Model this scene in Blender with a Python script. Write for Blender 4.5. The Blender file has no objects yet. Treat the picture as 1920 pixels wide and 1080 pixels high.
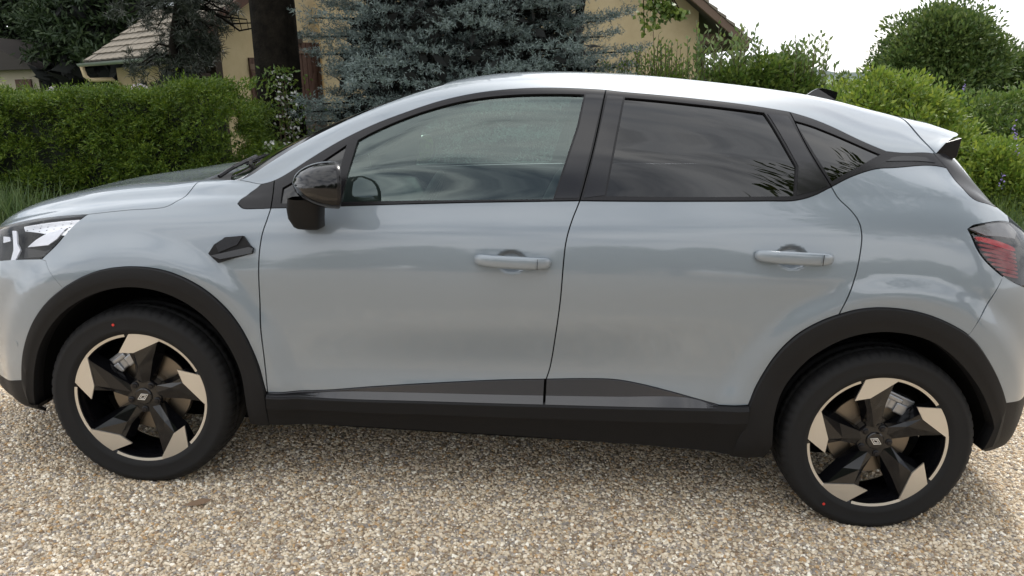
import bpy, bmesh, math, random
import numpy as np
from mathutils import Vector, Matrix, Euler
from mathutils.geometry import delaunay_2d_cdt
random.seed(7); RNG = np.random.default_rng(11)
SC = bpy.context.scene
COL = SC.collection
R_ = math.radians
# ---------------------------------------------------------------- camera
cd = bpy.data.cameras.new('camera'); cam = bpy.data.objects.new('camera', cd); COL.objects.link(cam)
cd.sensor_width = 36; cd.lens = 28.125; cd.clip_end = 3000; cd.clip_start = .05
cam.matrix_world = Matrix(((.99953, .03071, 0, 0), (-.00769, .25026, -.96815, 0), (-.02973, .96769, .25038, 1.51288), (0, 0, 0, 1)))
SC.camera = cam
# ---------------------------------------------------------------- sky and sun (bright broken overcast)
SUN_AZ, SUN_EL = 24., 52.        # degrees: azimuth clockwise from +y
w = bpy.data.worlds.new('World'); SC.world = w; w.use_nodes = True
nt = w.node_tree; N = nt.nodes; L = nt.links; N.clear()
sky = N.new('ShaderNodeTexSky'); sky.sky_type = 'NISHITA'; sky.sun_disc = False
sky.sun_elevation = R_(SUN_EL); sky.sun_rotation = R_(SUN_AZ); sky.dust_density = 2.
tc = N.new('ShaderNodeTexCoord'); mp = N.new('ShaderNodeMapping'); mp.inputs['Scale'].default_value = (1, 1, 2.6)
mp.inputs['Location'].default_value = (.35, .1, .2)
nz = N.new('ShaderNodeTexNoise'); nz.inputs['Scale'].default_value = 2.3; nz.inputs['Detail'].default_value = 7; nz.inputs['Roughness'].default_value = .55
nz2 = N.new('ShaderNodeTexNoise'); nz2.inputs['Scale'].default_value = 3.1; nz2.inputs['Detail'].default_value = 6
cr = N.new('ShaderNodeValToRGB'); cr.color_ramp.elements[0].position = .30; cr.color_ramp.elements[1].position = .52
cc = N.new('ShaderNodeValToRGB'); cc.color_ramp.elements[0].position = .32; cc.color_ramp.elements[1].position = .66
cc.color_ramp.elements[0].color = (.66, .69, .74, 1); cc.color_ramp.elements[1].color = (1, 1, 1, 1)
cg = N.new('ShaderNodeVectorMath'); cg.operation = 'SCALE'; cg.inputs['Scale'].default_value = 21.
mx = N.new('ShaderNodeMix'); mx.data_type = 'RGBA'
bg = N.new('ShaderNodeBackground'); bg.inputs['Strength'].default_value = .05; wo = N.new('ShaderNodeOutputWorld')
L.new(tc.outputs['Generated'], mp.inputs['Vector']); L.new(mp.outputs[0], nz.inputs['Vector']); L.new(mp.outputs[0], nz2.inputs['Vector'])
L.new(nz.outputs[0], cr.inputs[0]); L.new(nz2.outputs[0], cc.inputs[0]); L.new(cc.outputs[0], cg.inputs[0])
L.new(cr.outputs[0], mx.inputs['Factor']); L.new(sky.outputs[0], mx.inputs['A']); L.new(cg.outputs[0], mx.inputs['B'])
L.new(mx.outputs['Result'], bg.inputs[0]); L.new(bg.outputs[0], wo.inputs[0])
sl = bpy.data.lights.new('sun', 'SUN'); sl.energy = 1.5; sl.angle = R_(12); sl.color = (1, .96, .90)
so = bpy.data.objects.new('sun', sl); COL.objects.link(so)
sd = Vector((math.sin(R_(SUN_AZ))*math.cos(R_(SUN_EL)), math.cos(R_(SUN_AZ))*math.cos(R_(SUN_EL)), math.sin(R_(SUN_EL))))
so.rotation_euler = (-sd).to_track_quat('-Z', 'Y').to_euler(); so.location = sd*30
SC.view_settings.view_transform = 'Standard'; SC.view_settings.look = 'None'
SC.view_settings.exposure = 1.04; SC.view_settings.gamma = 1
# ---------------------------------------------------------------- helpers
MATS = {}
def mat(name, col, rough=.5, metal=0., coat=0., spec=.5, var=None, vscale=6., bump=0., bscale=80., island=0., hue=None, trans=0., sheen=0., coat_rough=.03):
    """principled material; var: second colour blended in by noise, island: brightness spread from piece to piece"""
    if name in MATS: return MATS[name]
    m = bpy.data.materials.new(name); m.use_nodes = True; t = m.node_tree; b = t.nodes['Principled BSDF']
    b.inputs['Base Color'].default_value = (*col, 1); b.inputs['Roughness'].default_value = rough; b.inputs['Metallic'].default_value = metal
    b.inputs['Coat Weight'].default_value = coat; b.inputs['Coat Roughness'].default_value = coat_rough; b.inputs['Specular IOR Level'].default_value = spec
    out = None
    if var is not None or island:
        src = None
        if var is not None:
            n = t.nodes.new('ShaderNodeTexNoise'); n.inputs['Scale'].default_value = vscale; n.inputs['Detail'].default_value = 6; n.inputs['Roughness'].default_value = .65
            c = t.nodes.new('ShaderNodeTexCoord'); t.links.new(c.outputs['Object'], n.inputs['Vector'])
            r = t.nodes.new('ShaderNodeValToRGB'); r.color_ramp.elements[0].position = .32; r.color_ramp.elements[1].position = .68
            r.color_ramp.elements[0].color = (*col, 1); r.color_ramp.elements[1].color = (*var, 1)
            t.links.new(n.outputs[0], r.inputs[0]); src = r.outputs[0]
        if island:
            g = t.nodes.new('ShaderNodeNewGeometry'); h = t.nodes.new('ShaderNodeHueSaturation')
            mr = t.nodes.new('ShaderNodeMapRange'); mr.inputs['To Min'].default_value = 1-island; mr.inputs['To Max'].default_value = 1+island
            t.links.new(g.outputs['Random Per Island'], mr.inputs[0]); t.links.new(mr.outputs[0], h.inputs['Value'])
            m2 = t.nodes.new('ShaderNodeMath'); m2.operation = 'MULTIPLY_ADD'; m2.inputs[1].default_value = -.05; m2.inputs[2].default_value = .525
            t.links.new(g.outputs['Random Per Island'], m2.inputs[0]); t.links.new(m2.outputs[0], h.inputs['Hue'])
            if src: t.links.new(src, h.inputs['Color'])
            else: h.inputs['Color'].default_value = (*col, 1)
            src = h.outputs[0]
        t.links.new(src, b.inputs['Base Color'])
    if bump:
        n = t.nodes.new('ShaderNodeTexNoise'); n.inputs['Scale'].default_value = bscale; n.inputs['Detail'].default_value = 4
        c = t.nodes.new('ShaderNodeTexCoord'); t.links.new(c.outputs['Object'], n.inputs['Vector'])
        p = t.nodes.new('ShaderNodeBump'); p.inputs['Strength'].default_value = bump; p.inputs['Distance'].default_value = .01
        t.links.new(n.outputs[0], p.inputs['Height']); t.links.new(p.outputs[0], b.inputs['Normal'])
    if trans:                                                # leaves let some light through
        tr = t.nodes.new('ShaderNodeBsdfTranslucent'); ms = t.nodes.new('ShaderNodeMixShader'); ms.inputs[0].default_value = trans
        if b.inputs['Base Color'].links: t.links.new(b.inputs['Base Color'].links[0].from_socket, tr.inputs[0])
        else: tr.inputs[0].default_value = (*col, 1)
        o = t.nodes['Material Output']; t.links.new(b.outputs[0], ms.inputs[1]); t.links.new(tr.outputs[0], ms.inputs[2]); t.links.new(ms.outputs[0], o.inputs[0])
    MATS[name] = m; return m
def glass(name, tint, mirror_tint=(1, 1, 1), ior=1.5, gain=1.0):
    """thin automotive glass: tinted see-through with two Fresnel surfaces"""
    m = bpy.data.materials.new(name); m.use_nodes = True; t = m.node_tree; t.nodes.remove(t.nodes['Principled BSDF'])
    o = t.nodes['Material Output']; tr = t.nodes.new('ShaderNodeBsdfTransparent'); tr.inputs[0].default_value = (*tint, 1)
    gl = t.nodes.new('ShaderNodeBsdfGlossy'); gl.inputs['Roughness'].default_value = .01; gl.inputs[0].default_value = (*mirror_tint, 1)
    fr = t.nodes.new('ShaderNodeFresnel'); fr.inputs[0].default_value = ior
    mu = t.nodes.new('ShaderNodeMath'); mu.operation = 'MULTIPLY'; mu.inputs[1].default_value = gain; mu.use_clamp = True
    ms = t.nodes.new('ShaderNodeMixShader')
    t.links.new(fr.outputs[0], mu.inputs[0]); t.links.new(mu.outputs[0], ms.inputs[0]); t.links.new(tr.outputs[0], ms.inputs[1]); t.links.new(gl.outputs[0], ms.inputs[2])
    t.links.new(ms.outputs[0], o.inputs[0]); MATS[name] = m; return m
def mesh(name, v, f, m, normals=None, smooth=True):
    me = bpy.data.meshes.new(name); v = np.asarray(v, float)
    if isinstance(f, np.ndarray):
        k = f.shape[1]; me.vertices.add(len(v)); me.vertices.foreach_set('co', v.ravel())
        me.loops.add(f.size); me.loops.foreach_set('vertex_index', f.ravel().astype(np.int32))
        me.polygons.add(len(f)); me.polygons.foreach_set('loop_start', np.arange(0, f.size, k, dtype=np.int32))
        me.polygons.foreach_set('loop_total', np.full(len(f), k, np.int32)); me.update(calc_edges=True)
    else:
        me.from_pydata(v.tolist(), [], [list(map(int, q)) for q in f]); me.update()
    me.polygons.foreach_set('use_smooth', np.full(len(me.polygons), bool(smooth)))
    me.materials.append(MATS[m] if isinstance(m, str) else m)
    if normals is not None: me.normals_split_custom_set_from_vertices(np.asarray(normals, float).tolist())
    me.validate(); me.update(); return me
def link(name, me, parent=None, loc=None, rot=None):
    o = bpy.data.objects.new(name, me); COL.objects.link(o)
    if parent is not None: o.parent = parent
    if loc is not None: o.location = loc
    if rot is not None: o.rotation_euler = rot
    return o
def ob(name, v, f, m, parent=None, normals=None, smooth=True, loc=None, rot=None):
    return link(name, mesh(name, v, f, m, normals, smooth), parent, loc, rot)
def tag(o, label, cat, group=None):
    o['label'] = label; o['category'] = cat
    if group: o['group'] = group
    return o
def empty(name, loc=(0, 0, 0), rot=(0, 0, 0)):
    o = bpy.data.objects.new(name, None); COL.objects.link(o); o.location = loc; o.rotation_euler = rot; o.empty_display_size = .2; return o
def copy_tree(o, parent=None):
    c = o.copy(); COL.objects.link(c); c.parent = parent
    for ch in o.children: copy_tree(ch, c)
    return c
class MB:
    """collects simple solids into one mesh"""
    def __init__(s): s.v = []; s.f = []
    def add(s, v, f):
        n = len(s.v); s.v += [tuple(q) for q in v]; s.f += [[i+n for i in q] for q in f]; return s
    def box(s, c, d, M=None):
        v = [Vector(((i & 1)-.5, ((i >> 1) & 1)-.5, ((i >> 2) & 1)-.5)) for i in range(8)]
        v = [Vector((a.x*d[0], a.y*d[1], a.z*d[2])) for a in v]
        if M is not None: v = [M @ a for a in v]
        v = [a+Vector(c) for a in v]
        return s.add(v, [(0, 2, 3, 1), (4, 5, 7, 6), (0, 1, 5, 4), (2, 6, 7, 3), (0, 4, 6, 2), (1, 3, 7, 5)])
    def hexa(s, b, t):
        """solid between two quads b and t (same order)"""
        return s.add(list(b)+list(t), [(3, 2, 1, 0), (4, 5, 6, 7), (0, 1, 5, 4), (1, 2, 6, 5), (2, 3, 7, 6), (3, 0, 4, 7)])
    def tube(s, pts, rad, n=8, cap=True):
        pts = [Vector(p) for p in pts]; rad = rad if hasattr(rad, '__len__') else [rad]*len(pts); ring = []
        up = Vector((0, 0, 1))
        for i, p in enumerate(pts):
            d = (pts[min(i+1, len(pts)-1)]-pts[max(i-1, 0)]).normalized()
            a = d.cross(up) if abs(d.dot(up)) < .95 else d.cross(Vector((1, 0, 0)))
            a.normalize(); b = d.cross(a)
            ring.append([p+(a*math.cos(k*2*math.pi/n)+b*math.sin(k*2*math.pi/n))*rad[i] for k in range(n)])
        base = len(s.v)
        for r in ring: s.v += [tuple(q) for q in r]
        for i in range(len(pts)-1):
            for k in range(n):
                s.f.append([base+i*n+k, base+i*n+(k+1) % n, base+(i+1)*n+(k+1) % n, base+(i+1)*n+k])
        if cap:
            s.f.append([base+k for k in range(n)][::-1]); s.f.append([base+(len(pts)-1)*n+k for k in range(n)])
        return s
    def lathe(s, prof, n=48, axis='y', full=True):
        """prof: list of (radius, along)"""
        base = len(s.v); m = len(prof)
        for k in range(n):
            a = 2*math.pi*k/n
            for (r, h) in prof:
                if axis == 'y': s.v.append((r*math.cos(a), h, r*math.sin(a)))
                else: s.v.append((r*math.cos(a), r*math.sin(a), h))
        for k in range(n):
            for j in range(m-1):
                a = base+k*m+j; b = base+((k+1) % n)*m+j
                s.f.append([a, b, b+1, a+1] if axis == 'y' else [a, b, b+1, a+1])
        return s
    def ob(s, name, m, parent=None, smooth=False, loc=None, rot=None, bevel=0., auto=None, seg=2):
        me = mesh(name, s.v, s.f, m, None, smooth)
        if bevel or True:
            bm = bmesh.new(); bm.from_mesh(me); bmesh.ops.recalc_face_normals(bm, faces=bm.faces)
            if bevel: bmesh.ops.bevel(bm, geom=[e for e in bm.edges if len(e.link_faces) == 2 and e.calc_face_angle(0) > .5], offset=bevel, segments=seg, affect='EDGES', profile=.5, clamp_overlap=True)
            if auto is not None:
                for e in bm.edges: e.smooth = e.calc_face_angle(0) < auto if len(e.link_faces) == 2 else False
            bm.to_mesh(me); bm.free()
            if bevel and not smooth: me.polygons.foreach_set('use_smooth', np.zeros(len(me.polygons), bool))
        return link(name, me, parent, loc, rot)
# ---------------------------------------------------------------- materials
def paint():
    m = mat('car_paint', (.196, .230, .262), .40, .16, 1., .5, coat_rough=.055); m.node_tree.nodes['Principled BSDF'].inputs['Coat IOR'].default_value = 1.62; return m
paint()
mat('matte_plastic', (.0060, .0060, .0068), .60, spec=.27, bump=.12, bscale=900)
mat('satin_trim', (.008, .0075, .009), .26, spec=.32)
mat('gloss_black', (.004, .004, .005), .10)
mat('trim_panel', (.010, .0095, .011), .10, spec=.55)
mat('lower_insert', (.036, .036, .040), .22)
mat('dark_void', (.004, .004, .004), .9, spec=.1)
mat('rubber', (.0085, .0085, .009), .72, spec=.3, bump=.15, bscale=300)
mat('machined_alloy', (.60, .575, .53), .38, .9)
mat('brake_steel', (.22, .19, .155), .42, 1.)
mat('caliper', (.34, .35, .37), .36, .8)
mat('chrome', (.86, .88, .92), .10, 1.)
mat('white_lens', (.85, .87, .92), .18, coat=1.)
mat('red_lens', (.80, .035, .05), .30)
mat('dull_red', (.48, .085, .085), .30)
mat('logo_silver', (.78, .79, .80), .28, .7)
mat('seat_fabric', (.045, .047, .05), .8)
mat('interior', (.020, .020, .022), .6)
mat('headliner', (.28, .28, .27), .85)
mat('red_dot', (.55, .03, .02), .6)
glass('clear_glass', (.58, .72, .66), (.86, 1, .95), gain=2.6)
glass('screen_glass', (.55, .62, .60), gain=1.8)
glass('privacy_glass', (.022, .024, .027), gain=1.45)
glass('lamp_glass', (.97, .97, .98), gain=.6)
glass('smoked_glass', (.90, .88, .88), gain=1.2)
mat('lamp_grey', (.42, .43, .44), .2)
mat('reflector', (.90, .91, .93), .22, .6)
mat('mirror_glass', (.80, .82, .84), .03, 1.)
mat('step_gloss', (.015, .015, .018), .2, coat=.6, spec=.4)
MATS['step_gloss'].node_tree.nodes['Principled BSDF'].inputs['Coat IOR'].default_value = 1.5
# ---------------------------------------------------------------- car body surface
# car frame: x backwards from the front hub, y across (camera side is -y), z up
class Spl:
    """natural cubic spline, linear outside"""
    def __init__(s, pts):
        a = np.array(sorted(pts), float); s.x = a[:, 0]; s.y = a[:, 1]; n = len(s.x)
        h = np.diff(s.x); A = np.eye(n); b = np.zeros(n)
        for i in range(1, n-1):
            A[i, i-1] = h[i-1]; A[i, i] = 2*(h[i-1]+h[i]); A[i, i+1] = h[i]
            b[i] = 6*((s.y[i+1]-s.y[i])/h[i]-(s.y[i]-s.y[i-1])/h[i-1])
        s.m = np.linalg.solve(A, b); s.h = h
    def __call__(s, q):
        q = np.asarray(q, float); i = np.clip(np.searchsorted(s.x, q)-1, 0, len(s.h)-1)
        h = s.h[i]; qq = np.clip(q, s.x[0], s.x[-1])
        a = (s.x[i+1]-qq)/h; b = (qq-s.x[i])/h
        return a*s.y[i]+b*s.y[i+1]+((a**3-a)*s.m[i]+(b**3-b)*s.m[i+1])*h*h/6
U0, U1 = -1.17, 3.662
def xu(u):
    u = np.asarray(u, float); x = u.copy()
    f = u < -.35; x = np.where(f, -.35-.522*np.sin(np.clip((-.35-u)/.82, 0, 1)*np.pi/2), x)
    r = u > 2.85; x = np.where(r, 2.85+.517*np.sin(np.clip((u-2.85)/.812, 0, 1)*np.pi/2), x)
    return x
SL = np.array([0, .12, .31, .40, .60, .76, .88, 1.02, 1.22, 1.44, 1.58, 1.81, 2.08])
ZL = [
 [(-.87, .21), (-.5, .20), (1, .20), (2.6, .21), (3.37, .26)],
 [(-.87, .25), (-.5, .235), (.4, .235), (1.4, .24), (2.2, .25), (3.37, .31)],
 [(-.87, .40), (-.4, .395), (.48, .396), (1.4, .412), (2.2, .445), (3.37, .50)],
 [(-.87, .49), (.48, .485), (1.4, .505), (2.2, .54), (3.37, .60)],
 [(-.87, .60), (-.3, .67), (.5, .68), (1.0, .69), (1.4, .715), (1.9, .77), (2.35, .82), (2.8, .80), (3.37, .74)],
 [(-.87, .69), (-.3, .80), (.3, .84), (1.4, .875), (2.4, .935), (3.0, .92), (3.37, .84)],
 [(-.87, .745), (-.5, .865), (-.1, .935), (.4, .965), (1.4, 1.00), (2.2, 1.055), (2.7, 1.09), (3.05, 1.03), (3.37, .90)],
 [(-.87, .775), (-.6, .885), (-.35, .955), (-.1, 1.00), (.2, 1.035), (.45, 1.053), (1.1, 1.10), (1.9, 1.147), (2.3, 1.18), (2.7, 1.197), (3.0, 1.137), (3.2, 1.02), (3.37, .93)],
 None,
 [(-.87, .80), (-.6, .938), (-.35, 1.014), (-.15, 1.058), (.05, 1.084), (.2, 1.106), (.3, 1.114), (.38, 1.121), (.47, 1.152), (.58, 1.222), (.698, 1.291), (.92, 1.393), (1.14, 1.462), (1.36, 1.490), (1.6, 1.497), (1.92, 1.484), (2.26, 1.452), (2.45, 1.425), (2.65, 1.39), (2.8, 1.355), (2.95, 1.245), (3.08, 1.115), (3.2, 1.02), (3.37, .945)],
 [(-.87, .81), (-.6, .952), (-.35, 1.027), (-.15, 1.068), (.05, 1.092), (.2, 1.114), (.311, 1.134), (.41, 1.187), (.528, 1.258), (.645, 1.322), (.797, 1.396), (1.023, 1.482), (1.2, 1.525), (1.4, 1.546), (1.65, 1.552), (1.95, 1.541), (2.24, 1.520), (2.46, 1.494), (2.65, 1.458), (2.8, 1.415), (2.95, 1.30), (3.08, 1.15), (3.2, 1.04), (3.37, .955)],
 [(-.87, .815), (-.6, .963), (-.35, 1.035), (-.1, 1.076), (.07, 1.094), (.18, 1.120), (.327, 1.200), (.469, 1.277), (.657, 1.368), (.934, 1.479), (1.15, 1.535), (1.4, 1.560), (1.65, 1.566), (1.95, 1.555), (2.24, 1.534), (2.46, 1.508), (2.65, 1.474), (2.82, 1.43), (2.97, 1.29), (3.1, 1.14), (3.2, 1.05), (3.37, .96)],
 [(-.87, .818), (-.6, .968), (-.35, 1.042), (-.1, 1.077), (.05, 1.090), (.16, 1.125), (.327, 1.218), (.469, 1.292), (.657, 1.382), (.934, 1.490), (1.15, 1.541), (1.4, 1.565), (1.65, 1.571), (1.95, 1.560), (2.24, 1.539), (2.46, 1.513), (2.65, 1.480), (2.82, 1.436), (2.98, 1.295), (3.11, 1.145), (3.2, 1.055), (3.37, .962)],
]
YL = [
 [(-.87, .66), (1, .70), (3.37, .66)],
 [(-.87, .80), (.4, .815), (1.4, .815), (2.2, .82), (3.37, .80)],
 [(-.87, .86), (0, .87), (.5, .866), (1.4, .862), (2.2, .868), (2.7, .872), (3.37, .86)],
 [(-.87, .87), (0, .875), (.5, .866), (.9, .853), (1.4, .847), (1.9, .854), (2.3, .870), (2.7, .876), (3.37, .87)],
 [(-.87, .878), (0, .882), (.5, .874), (.9, .877), (1.4, .882), (1.9, .886), (2.4, .888), (3.37, .875)],
 [(-.87, .87), (0, .878), (.5, .880), (1.4, .892), (2.0, .893), (2.5, .890), (3.37, .86)],
 [(-.87, .83), (0, .838), (.5, .856), (1.0, .868), (1.4, .874), (2.0, .872), (2.5, .855), (3.0, .835), (3.37, .82)],
 [(-.87, .79), (-.2, .788), (.2, .793), (.45, .808), (1.0, .826), (1.4, .830), (2.0, .823), (2.5, .795), (2.9, .765), (3.37, .77)],
 None,
 [(-.87, .64), (-.2, .66), (.2, .70), (.36, .735), (.47, .740), (.7, .722), (.95, .692), (1.2, .664), (1.5, .648), (1.9, .632), (2.3, .607), (2.6, .588), (2.9, .60), (3.1, .66), (3.37, .70)],
 [(-.87, .56), (-.2, .58), (.1, .63), (.31, .690), (.5, .680), (.8, .645), (1.05, .585), (1.25, .535), (1.5, .515), (1.9, .503), (2.4, .475), (2.7, .455), (3.0, .50), (3.37, .60)],
 [(-.87, .30), (0, .33), (.4, .40), (.9, .33), (1.4, .27), (2.5, .25), (3.37, .30)],
 [(-.87, 0), (3.37, 0)],
]
ZS = [Spl(p) if p else None for p in ZL]
YS = [Spl(p) if p else None for p in YL]
HUBS = ((0.0, .335), (2.639, .335))
HAND = ((1.320, .918), (2.254, .984))
def sst(a):
    a = np.clip(a, 0, 1); return a*a*(3-2*a)
def surf(u, s):
    """half width and height of the body at station u, girth s (vectorised)"""
    u = np.asarray(u, float); s = np.asarray(s, float); u, s = np.broadcast_arrays(u, s); x = xu(u)
    Z = [f(x) if f else None for f in ZS]; Y = [f(x) if f else None for f in YS]
    bow = .022*sst((x-.35)/.5)*sst((2.9-x)/.5)
    Z[8] = (Z[7]+Z[9])/2; Y[8] = (Y[7]+Y[9])/2+bow
    qf = np.clip((-.15-x)/.722, 0, 1); qr = np.clip((2.72-x)/-.647, 0, 1)
    cap = (1-qf**2.5)**.4*(1-qr**3.0)**(1/3.)
    n = len(SL); Z = np.stack(Z); Y = np.stack(Y)
    # Catmull-Rom with non uniform knots over the girth
    def tang(V):
        T = np.zeros_like(V)
        for j in range(n):
            if j == 0: T[j] = (V[1]-V[0])/(SL[1]-SL[0])
            elif j == n-1: T[j] = 0 if V is Z else (V[j]-V[j-1])/(SL[j]-SL[j-1])
            else:
                h0 = SL[j]-SL[j-1]; h1 = SL[j+1]-SL[j]
                d0 = (V[j]-V[j-1])/h0; d1 = (V[j+1]-V[j])/h1
                T[j] = (d0*h1+d1*h0)/(h0+h1)
        return T
    TZ = tang(Z); TY = tang(Y)
    i = np.clip(np.searchsorted(SL, s, side='right')-1, 0, n-2)
    h = SL[i+1]-SL[i]; t = np.clip((s-SL[i])/h, 0, 1)
    def g(V, k): return np.take_along_axis(V, k[None], 0)[0]
    h00 = 2*t**3-3*t**2+1; h10 = t**3-2*t**2+t; h01 = -2*t**3+3*t**2; h11 = t**3-t**2
    z = h00*g(Z, i)+h10*h*g(TZ, i)+h01*g(Z, i+1)+h11*h*g(TZ, i+1)
    y = h00*g(Y, i)+h10*h*g(TY, i)+h01*g(Y, i+1)+h11*h*g(TY, i+1)
    y = y*cap
    side = (s < 1.05)
    for (hx, hz) in HUBS:                                   # wheel-arch flares
        r = np.hypot(x-hx, (z-hz)*.97); y = y+np.where(side, .020*sst((.60-r)/.09), 0)
    for (hx, hz) in HAND:                                   # finger recess behind each handle
        r = np.hypot((x-hx)/.056, (z-hz)/.040); y = y-np.where(side, .026*sst((1.-r)/.40), 0)
    return x, y, z
def pos(u, s, off=0., side=-1):
    """points on the body, moved out along the normal by off; side -1 is the camera side"""
    e = 2e-3
    u = np.asarray(u, float); s = np.asarray(s, float)
    u = np.clip(u, U0+1e-3, U1-1e-3)
    a = np.stack(surf(u+e, s), -1)-np.stack(surf(u-e, s), -1)
    b = np.stack(surf(u, np.minimum(s+e, SL[-1])), -1)-np.stack(surf(u, s-e), -1)
    nn = np.cross(b, a)   # x back, y out, z up
    nn /= np.linalg.norm(nn, axis=-1, keepdims=True)+1e-12
    p = np.stack(surf(u, s), -1)+nn*np.asarray(off)[..., None]
    m = np.array([1, side, 1.]); return p*m, nn*m
# ---------------------------------------------------------------- ground
def gz(x, y):
    """drive slopes down towards the car's tail; the garden beyond falls away"""
    x = np.asarray(x, float); y = np.asarray(y, float)
    xs = 9*np.tanh(x/9.); ys = np.clip(y, -6, 5.5); far = np.clip((y-5.8)/10., 0, 1)
    return .0462-.0771*xs-.0174*ys+.10*sst((y-5.6)/.6)*sst((-x-1.)/1.)-.75*sst(far)-.0*x
gx = np.r_[np.linspace(-900, -14, 16), np.linspace(-12, 12, 97), np.linspace(14, 900, 16)]; gy = np.r_[np.linspace(-600, -8, 10), np.linspace(-7, 22, 117), np.linspace(25, 1500, 18)]
GX, GY = np.meshgrid(gx, gy); GZ = gz(GX, GY); nx, ny = len(gx), len(gy)
ii = np.arange(nx*ny).reshape(ny, nx); f = np.stack([ii[:-1, :-1], ii[:-1, 1:], ii[1:, 1:], ii[1:, :-1]], -1).reshape(-1, 4)
def ground_mat():
    m = bpy.data.materials.new('gravel_bed'); m.use_nodes = True; t = m.node_tree; b = t.nodes['Principled BSDF']; b.inputs['Roughness'].default_value = .9
    c = t.nodes.new('ShaderNodeTexCoord'); v = t.nodes.new('ShaderNodeTexVoronoi'); v.inputs['Scale'].default_value = 120; t.links.new(c.outputs['Object'], v.inputs['Vector'])
    sx = t.nodes.new('ShaderNodeSeparateColor'); t.links.new(v.outputs['Color'], sx.inputs[0])
    r = t.nodes.new('ShaderNodeValToRGB'); e = r.color_ramp.elements; e[0].position = 0; e[0].color = (.16, .11, .07, 1); e[1].position = 1; e[1].color = (.55, .50, .42, 1)
    k = r.color_ramp.elements.new(.5); k.color = (.34, .26, .17, 1); t.links.new(sx.outputs[0], r.inputs[0])
    # beyond the drive: lawn, decided by where it lies
    s = t.nodes.new('ShaderNodeSeparateXYZ'); t.links.new(c.outputs['Object'], s.inputs[0]); mr = t.nodes.new('ShaderNodeMapRange'); mr.inputs['From Min'].default_value = 6.4; mr.inputs['From Max'].default_value = 6.6; t.links.new(s.outputs['Y'], mr.inputs[0])
    n = t.nodes.new('ShaderNodeTexNoise'); n.inputs['Scale'].default_value = 9; t.links.new(c.outputs['Object'], n.inputs['Vector'])
    r2 = t.nodes.new('ShaderNodeValToRGB'); r2.color_ramp.elements[0].color = (.03, .06, .015, 1); r2.color_ramp.elements[1].color = (.08, .12, .03, 1); t.links.new(n.outputs[0], r2.inputs[0])
    mx = t.nodes.new('ShaderNodeMix'); mx.data_type = 'RGBA'; t.links.new(mr.outputs[0], mx.inputs['Factor']); t.links.new(r.outputs[0], mx.inputs['A']); t.links.new(r2.outputs[0], mx.inputs['B']); t.links.new(mx.outputs['Result'], b.inputs['Base Color'])
    bp = t.nodes.new('ShaderNodeBump'); bp.inputs['Strength'].default_value = .6; bp.inputs['Distance'].default_value = .008; t.links.new(v.outputs['Distance'], bp.inputs['Height']); bp.invert = True; t.links.new(bp.outputs[0], b.inputs['Normal'])
    MATS['gravel_bed'] = m
ground_mat()
g = ob('ground', np.c_[GX.ravel(), GY.ravel(), GZ.ravel()], f, 'gravel_bed'); g['kind'] = 'structure'
# loose gravel: thousands of pebbles instanced over the drive
def pebble_mat():
    m = bpy.data.materials.new('pebble'); m.use_nodes = True; t = m.node_tree; b = t.nodes['Principled BSDF']; b.inputs['Roughness'].default_value = .75
    oi = t.nodes.new('ShaderNodeObjectInfo'); r = t.nodes.new('ShaderNodeValToRGB'); r.color_ramp.interpolation = 'CONSTANT'
    cols = [(.42, .33, .22), (.60, .51, .39), (.24, .17, .11), (.50, .42, .31), (.30, .25, .18), (.68, .60, .48), (.46, .36, .24), (.20, .18, .16), (.56, .48, .36), (.40, .26, .13), (.63, .55, .43), (.30, .27, .24), (.53, .44, .32), (.76, .71, .61), (.30, .26, .22), (.48, .38, .26)]
    e = r.color_ramp.elements; e[0].color = (*cols[0], 1); e[1].position = 1/16; e[1].color = (*cols[1], 1)
    for i in range(2, 16): k = e.new(i/16); k.color = (*cols[i], 1)
    n = t.nodes.new('ShaderNodeTexNoise'); n.inputs['Scale'].default_value = 60; c = t.nodes.new('ShaderNodeTexCoord'); t.links.new(c.outputs['Object'], n.inputs['Vector'])
    h = t.nodes.new('ShaderNodeHueSaturation'); mr = t.nodes.new('ShaderNodeMapRange'); mr.inputs['To Min'].default_value = 1.; mr.inputs['To Max'].default_value = 1.42; t.links.new(n.outputs[0], mr.inputs[0]); t.links.new(mr.outputs[0], h.inputs['Value'])
    t.links.new(oi.outputs['Random'], r.inputs[0]); t.links.new(r.outputs[0], h.inputs['Color']); t.links.new(h.outputs[0], b.inputs['Base Color']); MATS['pebble'] = m
pebble_mat()
pc = bpy.data.collections.new('pebble_shapes')
for k in range(7):
    bm = bmesh.new(); bmesh.ops.create_icosphere(bm, subdivisions=1, radius=1)
    for v in bm.verts: v.co *= 1+.28*(random.random()-.5)
    sx, sy, sz = 1.15+.3*random.random(), .85, .60+.25*random.random()
    for v in bm.verts: v.co = Vector((v.co.x*sx, v.co.y*sy, v.co.z*sz))
    me = bpy.data.meshes.new('pebble'); bm.to_mesh(me); bm.free(); me.materials.append(MATS['pebble'])
    if k % 2: me.polygons.foreach_set('use_smooth', np.ones(len(me.polygons), bool))
    o = bpy.data.objects.new('pebble', me); pc.objects.link(o)
x_ = np.linspace(-3.3, 3.3, 49); y_ = np.linspace(1.2, 5.3, 31); PX, PY = np.meshgrid(x_, y_); ii = np.arange(49*31).reshape(31, 49)
f = np.stack([ii[:-1, :-1], ii[:-1, 1:], ii[1:, 1:], ii[1:, :-1]], -1).reshape(-1, 4)
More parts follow.
